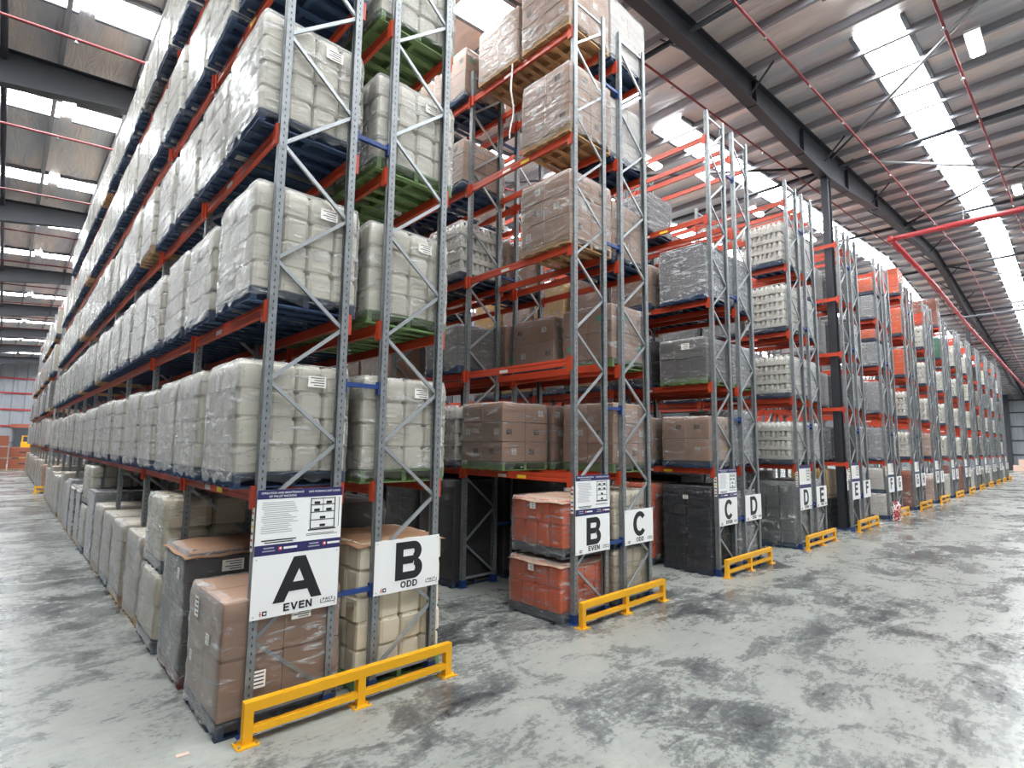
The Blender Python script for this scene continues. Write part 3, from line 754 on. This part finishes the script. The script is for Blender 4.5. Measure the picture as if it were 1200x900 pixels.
def load(x, y, z, spec, label, group, det, rotz=None, name='pallet_load', cat='pallet load'):
    """spec: geo, nx, ny, layers, dz, mat, pallet, film, extras"""
    geo, nx_, ny_, nl, dz, mat, pal, flm, ex = spec
    NL[0] += 1; rr = random.Random(NL[0]*13+5)
    t = thing({'can': 'jerrycan_load', 'carton': 'carton_load', 'crate': 'crate_load', 'bottles': 'bottle_load'}[geo], (x, y, z), label, cat, group, rr.uniform(-.012, .012) if rotz is None else rotz)
    if det >= 2:
        p_ = ob('pallet', cached(('bear', pal), lambda: bearer_mesh(pal)), t)
        for yy in TOPY: ob('board', cached(('tb', pal), lambda: board_mesh(pal, 'top')), p_, (0, yy, .14))
        for yy in BOTY: ob('board', cached(('bb', pal), lambda: board_mesh(pal, 'bot')), p_, (0, yy, .009))
    else: ob('pallet', cached(('pal', pal), lambda: pallet_joined(pal)), t)
    W = PS-ex.get('inset', .01); D = W
    z0 = .152; H = nl*dz
    if geo == 'bottles':
        lm = cached(('btl', dz, mat), lambda: layer_bottles(nl, dz, mat))
        for k in range(nl): ob('bottle_layer', lm, t, (rr.uniform(-.008, .008), rr.uniform(-.008, .008), z0+k*dz))
    elif det >= 1:
        dx, dy = W/nx_, D/ny_
        lite = False
        cm_ = cached((geo, round(dx, 3), round(dy, 3), dz, mat), lambda: (lambda b: (GEO[geo](b, dx, dy, dz), b)[1])(MB()).mesh(PNAME[geo], mat))
        for k in range(nl):
            jx, jy = rr.uniform(-.011, .011), rr.uniform(-.011, .011)
            for i in range(nx_):
                for j in range(ny_):
                    if 0 < i < nx_-1 and 0 < j < ny_-1 and k < nl-1: continue
                    o = ob(PNAME[geo], cm_, t, (-W/2+(i+.5)*dx+jx, -D/2+(j+.5)*dy+jy, z0+k*dz), (0, 0, rr.uniform(-.008, .008)))
                    if geo == 'carton' and ex.get('decals'):
                        for face in (0, 1):
                            if (face == 0 and i) or (face == 1 and j): continue
                            typ = rr.choice(ex['decals'])
                            w2 = dy if face == 0 else dx
                            off = rr.choice((-.22, .2, 0))*w2
                            if typ == 'none': continue
                            mt, sw, sh = {'white': ('label_white', .12, .11), 'dark': ('label_dark', .13, .1), 'teal': ('label_teal', .11, .11), 'yellow': ('label_yellow', .12, .08)}[typ]
                            loc = (-dx/2+.0005, off, dz*.52) if face == 0 else (off, -dy/2+.0005, dz*.52)
                            q_ = ob('label', decal(mt, sw, sh), o, loc, (0, 0, 0 if face == 0 else math.pi/2))
                            if typ == 'dark': pass
    else:
        def joined():
            b = MB(); dx, dy = W/nx_, D/ny_; r2 = random.Random(8)
            for k in range(nl):
                jx, jy = r2.uniform(-.006, .006), r2.uniform(-.006, .006)
                for i in range(nx_):
                    for j in range(ny_):
                        if 0 < i < nx_-1 and 0 < j < ny_-1 and k < nl-1: continue
                        GEO[geo](b, dx, dy, dz, -W/2+(i+.5)*dx+jx, -D/2+(j+.5)*dy+jy, z0+k*dz, True)
            return b.mesh(PNAME[geo]+'_stack', mat)
        o = ob(PNAME[geo]+'_stack', cached(('join', geo, nx_, ny_, nl, dz, mat, W), joined), t); o['kind'] = 'stuff'
    if ex.get('sheet'): ob('top_sheet', cached(('sheet', ex['sheet']), lambda: sheet_mesh(ex['sheet'])), t, (0, 0, z0+H)); H += .02
    if flm: ob('stretch_film', film(flm, NL[0]), t, (0, 0, .07), (0, 0, rr.choice((0, math.pi/2, math.pi, -math.pi/2))), (W+.03, W+.03, H+z0-.07))
    for (face, u, v, mt, sw, sh) in ex.get('tags', ()):
        e = (W+.05)/2
        loc = (-e, u, z0+v*H) if face == 'x' else (u, -e, z0+v*H)
        ob('label', decal(mt, sw, sh), t, loc, (0, 0, 0 if face == 'x' else math.pi/2))
    return t
TG = (('x', .1, .8, 'label_white', .1, .13), ('y', .2, .85, 'label_white', .2, .12))
def cans(n=4, mat='white_plastic', pal='pallet_blue', dz=.275, flm='film_clear', **ex): return ('can', 4, 4, n, dz, mat, pal, flm, ex)
def boxes(nx_, ny_, n, dz, mat='carton', pal='pallet_blue', flm='film_clear', **ex): return ('carton', nx_, ny_, n, dz, mat, pal, flm, ex)
def crates(nx_, ny_, n, dz, mat='grey_plastic', pal='pallet_navy', flm='film_silver', **ex): return ('crate', nx_, ny_, n, dz, mat, pal, flm, ex)
def bottles(n, dz=.26, mat='bottle_white', pal='pallet_navy', flm='film_clear', **ex): return ('bottles', 1, 1, n, dz, mat, pal, flm, ex)
KIND = {'white_plastic': 'white jerrycan', 'cream_plastic': 'cream jerrycan', 'orange_plastic': 'orange jerrycan', 'grey_plastic': 'grey crate', 'dark_plastic': 'black crate', 'bottle_white': 'white bottle',
        'carton': 'brown carton', 'carton_light': 'light brown carton', 'carton_beige': 'beige carton', 'carton_pink': 'pinkish carton', 'carton_white': 'white carton', 'carton_grey': 'grey carton', 'carton_dark': 'dark wrapped carton', 'carton_rust': 'rust red carton', 'carton_yellow': 'yellowish carton', 'green_box': 'green box'}
LEVN = ['floor', 'first beam level', 'second beam level', 'third beam level', 'fourth beam level', 'fifth beam level']
def slot_y(s):
    n, o = divmod(s, 2); return n*L+(.06+PS/2 if o == 0 else 1.475+PS/2)
LC = [0]
def put(r, row, s, lv, spec, det, dy=0, dx=0, z=None, suffix=None, y0=0, extra=''):
    x = P*r+(G if row else 0)+S/2+dx
    zz = (0 if lv == 0 else LV[lv-1]+.001) if z is None else z
    nm = '%s %s' % (chr(65+r+row), 'ODD' if row else 'EVEN')
    k = KIND[spec[5]]
    where = ('on the floor' if lv == 0 else LEVN[lv]) if not suffix else suffix
    blk = 'rack %s' % nm if not y0 else 'second block of row A'
    lab = '%s load, %s, %s, %s from end' % (k, where, blk, ORD[s])
    rr = random.Random(LC[0]*7+1); LC[0] += 1
    return load(x+rr.uniform(-.02, .02), slot_y(s)+dy+y0+rr.uniform(-.02, .02), zz, spec, lab, '%s pallet loads' % k, det)

rA = random.Random(21)
# row A even: five levels of white jerrycans along the aisle
for lv in range(1, 6):
    for s in range(20):
        if lv == 5 and s > 17: continue
        pal = 'pallet_blue' if rA.random() < .8 or s < 3 else rA.choice(['pallet_wood', 'pallet_navy', 'pallet_grey'])
        n = 4
        det = 2 if s == 0 else (1 if s < 3 else 0)
        put(0, 0, s, lv, cans(n, 'white_plastic', pal, rA.choice((.262, .275, .275, .285)), tags=TG if s < 2 else ()), det, dx=-.03, dy=rA.uniform(-.04, .04) if s else 0)
# row A floor
D1 = ['white', 'dark', 'none', 'white']
F = {0: boxes(2, 2, 2, .54, 'carton', 'pallet_navy', decals=['none', 'none'], tags=(('x', .25, .82, 'label_white', .13, .2), ('x', -.2, .62, 'label_white', .1, .1), ('x', .35, .35, 'label_white', .08, .1), ('y', -.25, .3, 'label_white', .16, .16), ('y', .15, .8, 'label_white', .2, .1))),
     1: boxes(2, 2, 4, .325, 'carton_grey', 'pallet_red', 'film_clear', sheet='sheet_brown', tags=(('y', -.1, .86, 'label_white', .24, .13), ('x', -.3, .8, 'label_white', .1, .12))),
     3: boxes(2, 2, 4, .285, 'carton_beige', 'pallet_wood'), 4: boxes(2, 2, 4, .29, 'carton_beige', 'pallet_wood'), 5: boxes(1, 1, 2, .58, 'carton_beige', 'pallet_blue'), 6: boxes(2, 2, 4, .3, 'carton_beige', 'pallet_wood'),
     7: crates(2, 2, 5, .28, 'carton_grey', 'pallet_red'), 8: cans(3, 'white_plastic', 'pallet_blue', .32), 9: crates(2, 2, 4, .31, 'carton_grey', 'pallet_wood', sheet='carton_beige'), 10: crates(2, 2, 4, .31, 'carton_grey', 'pallet_wood', sheet='carton_beige'),
     11: crates(2, 2, 5, .27, 'grey_plastic', 'pallet_wood'), 12: boxes(2, 2, 4, .3, 'carton_beige', 'pallet_wood'), 13: boxes(2, 2, 4, .36, 'carton_beige', 'pallet_wood'), 14: boxes(1, 1, 2, .62, 'carton_white', 'pallet_wood'),
     15: boxes(2, 2, 3, .4, 'carton_beige', 'pallet_wood'), 16: boxes(2, 2, 3, .42, 'carton_beige', 'pallet_wood'), 17: boxes(2, 2, 4, .36, 'carton_beige', 'pallet_wood'), 18: boxes(2, 2, 3, .4, 'carton_beige', 'pallet_wood'), 19: boxes(2, 2, 3, .42, 'carton_beige', 'pallet_wood')}
for s, sp in F.items():
    put(0, 0, s, 0, sp, 2 if s == 0 else (1 if s < 8 else 0), dx=-.07, dy=-.06 if s == 0 else (-.05 if s == 1 else -.1))
sp = ('can', 2, 2, 2, .42, 'cream_plastic', 'pallet_grey', 'film_clear', {})
put(0, 0, 2, 0, sp, 1, dx=-.07, dy=-.1, suffix='bottom of a floor stack')
put(0, 0, 2, 0, sp, 1, dx=-.05, dy=-.08, z=1.0, suffix='top of a floor stack')
put(0, 0, 8, 0, cans(3, 'white_plastic', 'pallet_blue', .27), 0, dx=-.05, dy=-.1, z=1.125, suffix='top of a floor stack')
# second block of row A
for s in range(18):
    for lv in range(0, 5):
        if lv == 4 and s > 9: continue
        m = rA.choice(['carton_beige', 'carton_grey', 'carton_beige', 'carton_white', 'carton_pink'] if lv else ['carton_light', 'carton_beige', 'carton_white'])
        put(0, 0, s, lv, boxes(2, 2, 3, rA.choice((.38, .42, .46)), m, rA.choice(['pallet_blue', 'pallet_wood'])), 0, dx=-.05, y0=YB2)
# row B odd, back of the same double rack
for s in range(4):
    for lv in range(0, 6):
        det = 2 if s == 0 else 0
        if lv == 0:
            sp = cans(5, 'cream_plastic', 'pallet_green', .29, None, sheet='sheet_brown') if s == 0 else boxes(2, 2, 4, .44, rA.choice(['carton', 'carton_grey', 'carton_dark']), 'pallet_blue')
        elif s < 2: sp = cans(4, 'white_plastic', 'pallet_green', .275, tags=TG[1:] if s == 0 else ())
        else: sp = boxes(2, 2, 3, .36, rA.choice(['carton', 'carton_light', 'carton_beige']), 'pallet_blue')
        put(0, 1, s, lv, sp, det)
for s in range(4, 20):
    put(0, 1, s, 0, boxes(2, 2, 4, .44, rA.choice(['carton', 'carton_grey', 'carton_dark']), 'pallet_blue'), 0)
    if s < 12:
        for lv in (1, 2, 3): put(0, 1, s, lv, boxes(2, 2, 3, .38, rA.choice(['carton', 'carton_light', 'carton_grey']), 'pallet_blue'), 0)
# row B even
DC = ['dark', 'white', 'dark', 'white', 'none']
DT = ['dark', 'white', 'teal', 'teal', 'none']
DY = ['dark', 'white', 'yellow', 'none']
orange = ('can', 4, 4, 2, .37, 'orange_plastic', 'pallet_grey', 'film_clear', {'tags': (('x', .05, .82, 'label_white', .12, .1),), 'sheet': 'carton_light'})
put(1, 0, 0, 0, orange, 2, dx=-.04, suffix='bottom of a floor stack')
put(1, 0, 0, 0, orange, 2, dx=-.02, z=.98, suffix='top of a floor stack')
bx3 = boxes(2, 2, 3, .36, 'carton', 'pallet_green', decals=DC)
put(1, 0, 1, 1, bx3, 2)
put(1, 0, 0, 3, boxes(2, 2, 3, .38, 'carton', 'pallet_wood', decals=DC), 2, dy=-.06, dx=.05)
put(1, 0, 0, 4, boxes(2, 2, 3, .38, 'carton', 'pallet_wood', decals=DC), 2, dy=-.08, dx=.05)
put(1, 0, 0, 5, boxes(2, 2, 3, .4, 'carton', 'pallet_wood', decals=DC), 2, dy=-.06, dx=.05)
TAIL = put(1, 0, 1, 5, boxes(2, 2, 2, .5, 'carton_light', 'pallet_wood', decals=['white', 'none']), 2, dy=-.2, dx=.05)
for s in (2, 3, 4, 5):
    put(1, 0, s, 0, boxes(2, 2, 4, .47, 'carton_dark', 'pallet_blue', 'film_dark'), 0)
    put(1, 0, s, 1, bottles(4, .27) if s == 2 else boxes(2, 2, 3, .36), 0)
    if s != 3: put(1, 0, s, 2, boxes(2, 2, 2, .42, 'carton_grey' if s == 2 else 'carton'), 0)
    put(1, 0, s, 3, bottles(4, .27) if s < 4 else boxes(2, 2, 3, .36), 0)
    put(1, 0, s, 4, boxes(2, 2, 3, .3, 'carton_light', decals=DC), 1 if s == 2 else 0)
    put(1, 0, s, 5, boxes(2, 2, 2, .5, 'carton_light', 'pallet_blue', decals=DT), 1 if s == 2 else 0)
# row C odd
twc = ('can', 4, 4, 3, .27, 'cream_plastic', 'pallet_navy', 'film_clear', {})
put(1, 1, 0, 0, twc, 2, suffix='bottom of a floor stack'); put(1, 1, 0, 0, twc, 2, z=.985, suffix='top of a floor stack')
put(1, 1, 0, 1, boxes(3, 2, 3, .36, 'carton', 'pallet_green', decals=DC), 2)
put(1, 1, 1, 1, boxes(3, 2, 3, .36, 'carton', 'pallet_green', decals=DC), 1)
for s in (0, 1, 2): put(1, 1, s, 2, boxes(2, 2, 2, .5, 'carton', 'pallet_green' if s == 0 else 'pallet_blue', decals=DT), 2 if s == 0 else 1)
put(1, 1, 0, 3, boxes(2, 2, 2, .5, 'carton', 'pallet_blue', decals=DC), 2)
put(1, 1, 0, 4, boxes(2, 2, 3, .36, 'carton_beige', 'pallet_blue', 'film_silver'), 1)
put(1, 1, 0, 5, boxes(2, 2, 3, .4, 'carton_beige', 'pallet_blue', 'film_silver'), 1)
for s in range(1, 6):
    put(1, 1, s, 0, boxes(2, 2, 4, .48, 'carton_dark', 'pallet_blue', 'film_dark'), 0)
    if s > 1: put(1, 1, s, 1, boxes(2, 2, 3, .36), 0)
    if s > 2: put(1, 1, s, 2, boxes(2, 2, 2, .5), 0)
    if s in (2, 4): put(1, 1, s, 3, boxes(2, 2, 3, .33, 'carton_light'), 0)
    if s in (3, 4): put(1, 1, s, 4, boxes(2, 2, 3, .33, 'carton_light'), 0)
# row C even / D odd
put(2, 0, 0, 0, crates(2, 2, 8, .215, 'dark_plastic', 'pallet_navy', 'film_dark', tags=(('x', 0, .86, 'label_white', .12, .09),)), 2)
put(2, 0, 0, 1, boxes(1, 2, 2, .5, 'carton', 'pallet_blue', decals=DY), 2)
put(2, 0, 0, 2, boxes(3, 3, 2, .45, 'carton_grey', 'pallet_green', 'film_clear', tags=(('x', -.1, .8, 'label_white', .2, .14),)), 2)
put(2, 0, 0, 3, crates(2, 2, 4, .29, 'dark_plastic', 'pallet_blue', 'film_silver'), 2)
put(2, 0, 1, 0, cans(5, 'orange_plastic', 'pallet_navy', .34), 1)
put(2, 0, 1, 1, boxes(2, 2, 2, .5, 'carton', decals=DY), 1)
put(2, 0, 1, 2, crates(2, 2, 4, .25, 'dark_plastic', 'pallet_blue', 'film_dark'), 0)
put(2, 0, 1, 3, boxes(2, 2, 2, .48, 'carton', 'pallet_blue', decals=DC), 1)
put(2, 0, 1, 4, crates(2, 2, 3, .3, 'dark_plastic', 'pallet_navy', 'film_silver'), 0)
for s in (2, 3, 4, 5):
    for lv in (0, 1, 2, 3): put(2, 0, s, lv, boxes(2, 2, 4 if lv == 0 else 3, .47 if lv == 0 else .38, rA.choice(['carton', 'carton_grey', 'carton_yellow'])), 0)
put(2, 1, 0, 0, crates(2, 2, 6, .26, 'dark_plastic', 'pallet_navy', 'film_silver'), 1)
put(2, 1, 0, 1, crates(2, 2, 5, .24, 'grey_plastic', 'pallet_blue', 'film_silver'), 1)
put(2, 1, 0, 2, boxes(2, 2, 2, .45, 'carton_grey', 'pallet_green', 'film_silver'), 1)
put(2, 1, 0, 3, crates(2, 2, 4, .29, 'grey_plastic', 'pallet_blue', 'film_silver'), 1)
for s in (1, 2, 3):
    for lv in (0, 1, 2, 3, 4):
        if lv == 4 and s == 1: continue
        put(2, 1, s, lv, crates(2, 2, 6, .31, 'dark_plastic', 'pallet_navy', 'film_dark') if lv == 0 else bottles(4) if lv in (2, 4) else crates(2, 2, 4, .27, 'grey_plastic', 'pallet_navy', 'film_silver'), 0)
# row D even / E odd
put(3, 0, 0, 0, crates(3, 3, 5, .33, 'grey_plastic', 'pallet_blue', 'film_clear'), 1)
for lv, n, dz in ((1, 4, .265), (2, 4, .27), (3, 5, .25), (4, 4, .29)): put(3, 0, 0, lv, bottles(n, dz), 1)
put(3, 1, 0, 0, crates(2, 2, 5, .33, 'grey_plastic', 'pallet_blue', 'film_silver'), 1)
for lv in (1, 2, 3, 4): put(3, 1, 0, lv, bottles(4, .27, flm='film_silver'), 1)
for s in (1, 2, 3):
    for lv in (0, 1, 2, 3):
        put(3, 0, s, lv, crates(2, 2, 6 if lv == 0 else 4, .31 if lv == 0 else .28, 'grey_plastic' if lv else 'dark_plastic'), 0)
        if lv < 2: put(3, 1, s, lv, crates(2, 2, 6 if lv == 0 else 4, .31 if lv == 0 else .28, 'grey_plastic' if lv else 'dark_plastic'), 0)
# row E even / F odd
put(4, 0, 0, 0, crates(2, 2, 4, .22, 'dark_plastic', 'pallet_navy', 'film_dark'), 1, dy=.6, suffix='bottom of a floor stack')
put(4, 0, 0, 0, boxes(3, 3, 3, .27, 'carton_yellow', 'pallet_wood'), 1, dy=.6, z=1.05, suffix='top of a floor stack')
put(4, 0, 0, 1, crates(2, 2, 4, .27, 'dark_plastic', 'pallet_navy', 'film_silver'), 1, dy=.75)
for lv, m in ((2, 'carton_white'), (3, 'carton_white'), (4, 'carton_white')): put(4, 0, 0, lv, boxes(2, 2, 4, .29, m, 'pallet_navy', 'film_silver'), 1, dy=.75)
for lv in range(0, 5): put(4, 1, 0, lv, crates(2, 2, 4, .28, 'grey_plastic', 'pallet_navy', 'film_silver'), 1)
# row F even / G odd
wb = boxes(2, 2, 2, .42, 'carton_white', 'pallet_blue')
put(5, 0, 0, 0, wb, 1, suffix='bottom of a floor stack'); put(5, 0, 0, 0, wb, 1, z=1.0, suffix='top of a floor stack')
put(5, 0, 0, 1, crates(3, 3, 4, .29, 'grey_plastic', 'pallet_navy', 'film_silver'), 1)
put(5, 0, 0, 2, crates(3, 3, 4, .29, 'grey_plastic', 'pallet_navy', 'film_silver'), 1)
for lv in (3, 4):
    put(5, 0, 0, lv, crates(3, 3, 3, .29, 'grey_plastic', 'pallet_navy', 'film_silver'), 1)
    put(5, 0, 0, lv, boxes(2, 2, 2, .18 if lv == 3 else .28, 'orange_plastic', 'pallet_navy'), 1, z=LV[lv-1]+.152+.87+.02, suffix='stacked on grey crates, '+LEVN[lv])
for lv in range(0, 5): put(5, 1, 0, lv, bottles(4) if lv in (1, 2) else crates(2, 2, 4, .28, 'grey_plastic'), 1)
# row G even and on
rG = random.Random(5)
COLS = {6: ['carton_rust', 'bottles', 'bottles', 'orange', 'orange', 'orange'], 7: ['carton_pink', 'carton_pink', 'bottles', 'bottles', 'bottles', None], 8: ['carton_white', 'bottles', 'bottles', 'bottles', 'green_box', 'carton_rust'],
        9: ['carton_rust', 'bottles', 'bottles', 'bottles', 'bottles', None], 10: ['carton_white', 'white_plastic', 'white_plastic', 'white_plastic', 'white_plastic', None]}
def spec_of(m):
    if m == 'bottles': return bottles(4, .28)
    if m == 'orange': return boxes(3, 3, 4, .3, 'orange_plastic', 'pallet_navy')
    if m in ('white_plastic', 'grey_plastic'): return cans(4, m, 'pallet_navy', .29)
    return boxes(2, 2, 4, .29 if m != 'carton_rust' else .4, m, 'pallet_navy')
for r in range(6, 15):
    for lv in range(6):
        m = COLS[r][lv] if r in COLS else rG.choice(['bottles', 'white_plastic', 'carton_white', 'grey_plastic', 'carton_grey', 'carton_rust'])
        if m and not (r > 10 and lv == 5 and rG.random() < .5): put(r, 0, 0, lv, spec_of(m), 1 if r < 8 else 0, dy=.75 if r == 11 else 0)
        m2 = rG.choice(['bottles', 'white_plastic', 'carton_grey', 'carton_white', 'grey_plastic'])
        if lv < 5: put(r, 1, 0, lv, spec_of(m2), 0)

# ------------------------------------------------------------------ loose things
# bulk cartons at the far end of the aisle
def bulk(x, y, z, w_, d_, h_, label):
    t = thing('bulk_carton', (x, y, z), label, 'carton', 'bulk cartons at the aisle end')
    ob('pallet', cached('bkp', lambda: MB().box(-.5, .5, -.5, .5, .09, .13).box(-.5, -.4, -.5, .5, 0, .09).box(-.05, .05, -.5, .5, 0, .09).box(.4, .5, -.5, .5, 0, .09).mesh('pallet', 'pallet_wood')), t, (0, 0, 0), (0, 0, 0), (w_, d_, 1))
    b = MB(); carton_geo(b, w_, d_, h_-.131); ob('carton_body', b.mesh('carton_body', 'carton_rust'), t, (0, 0, .131))
    ob('label', MB().box(-.22, .22, -.004, 0, -.06, .06).mesh('label', 'label_dark'), t, (0, -d_/2+.003, h_*.55))
for i, (x, y, z) in enumerate([(-.35, 58.6, 0), (-.35, 58.6, .98), (-2.2, 58.2, 0), (-2.2, 58.2, .98), (-2.2, 58.2, 1.96)]):
    bulk(x, y, z, 1.75, 1.4, .975, ['brown bulk carton at the bottom of the two-high stack at the aisle end', 'brown bulk carton on top of the two-high stack at the aisle end', 'brown bulk carton at the bottom of the three-high stack', 'brown bulk carton in the middle of the three-high stack', 'brown bulk carton on top of the three-high stack'][i])
t = thing('yellow_machine', (.2, 63.5, 0), 'yellow machine standing behind the bulk cartons', 'machine')
b = MB(); carton_geo(b, 1.3, 1.6, 2.1, 0, 0, .3); ob('body', b.mesh('body', 'yellow_paint'), t)
ob('cab_frame', MB().box(-.6, -.52, -.7, -.62, 2.38, 2.9).box(.52, .6, -.7, -.62, 2.38, 2.9).box(-.6, .6, -.7, .5, 2.9, 2.98).box(-.6, -.52, .42, .5, 2.38, 2.9).box(.52, .6, .42, .5, 2.38, 2.9).mesh('cab_frame', 'yellow_paint'), t)
for sx in (-.5, .5):
    for sy in (-.5, .5): ob('wheel', cached('wheel', lambda: MB().tube((-.1, 0, .3), (.1, 0, .3), .3, 14).mesh('wheel', 'rubber_black')), t, (sx, sy, 0))
# red and white hazard tape heaped at rack F
for q, (mt, sd) in enumerate((('tape_red', 1), ('sign_white', 2))):
    pass
t = thing('hazard_tape', (P*5-.35, -.35, 0), 'heap of red and white hazard tape beside rack F EVEN', 'tape')
for q, (mt, sd) in enumerate((('tape_red', 1), ('sign_white', 2))):
    rr = random.Random(sd); pts = []
    for i in range(60):
        zz = .03+max(0, (1-i/60))*.75*abs(math.sin(i*.7+sd)); pts.append((.13*math.sin(i*1.3+sd)+rr.uniform(-.04, .04), .1*math.cos(i*1.1)+rr.uniform(-.06, .06), zz))
    ob('tape_strand', MB().path(pts, .016, 5).mesh('tape_strand', mt), t)
# loose film tail under the top level of rack B
pts = [(.02*math.sin(i*.9), .03*math.sin(i*.6), -i*.12) for i in range(14)]
b = MB()
for i in range(13):
    a, c = pts[i], pts[i+1]; b.add([(a[0], a[1]-.02, a[2]), (a[0], a[1]+.02, a[2]), (c[0], c[1]+.02, c[2]), (c[0], c[1]-.02, c[2])], [(0, 1, 2, 3)])
    b.add([(a[0]+.004, a[1]-.02, a[2]), (a[0]+.004, a[1]+.02, a[2]), (c[0]+.004, c[1]+.02, c[2]), (c[0]+.004, c[1]-.02, c[2])], [(3, 2, 1, 0)])
ob('film_tail', b.mesh('film_tail', 'hose_white', True), TAIL, (-.57, -.42, .05))['label'] = 'loose white film tail'
# cartons by the end wall
for i, (x, y, z) in enumerate([(100, 1.2, 0), (101, -.2, 0), (100.3, .6, .8)]):
    b = MB(); carton_geo(b, 1.3, 1.3, .8)
    t = thing('wall_carton', (x, y, z), ['pinkish carton on the floor by the end wall, toward the racks', 'pinkish carton on the floor by the end wall, away from the racks', 'pinkish carton on top of the heap by the end wall'][i], 'carton', 'cartons by the end wall')
    ob('carton_body', b.mesh('carton_body', 'carton_pink'), t); ob('tape_strip', MB().box(-.03, .03, -.652, .652, .79, .802).mesh('tape_strip', 'sheet_brown'), t)
# pink tag lying on the floor
tag(ob('floor_tag', MB().box(-.05, .05, -.028, .028, 0, .002).mesh('floor_tag', 'carton_pink'), None, (-0.47, -0.01, 0.001), (0, 0, -.1)), 'small pink paper tag on the concrete by rack A', 'tag')
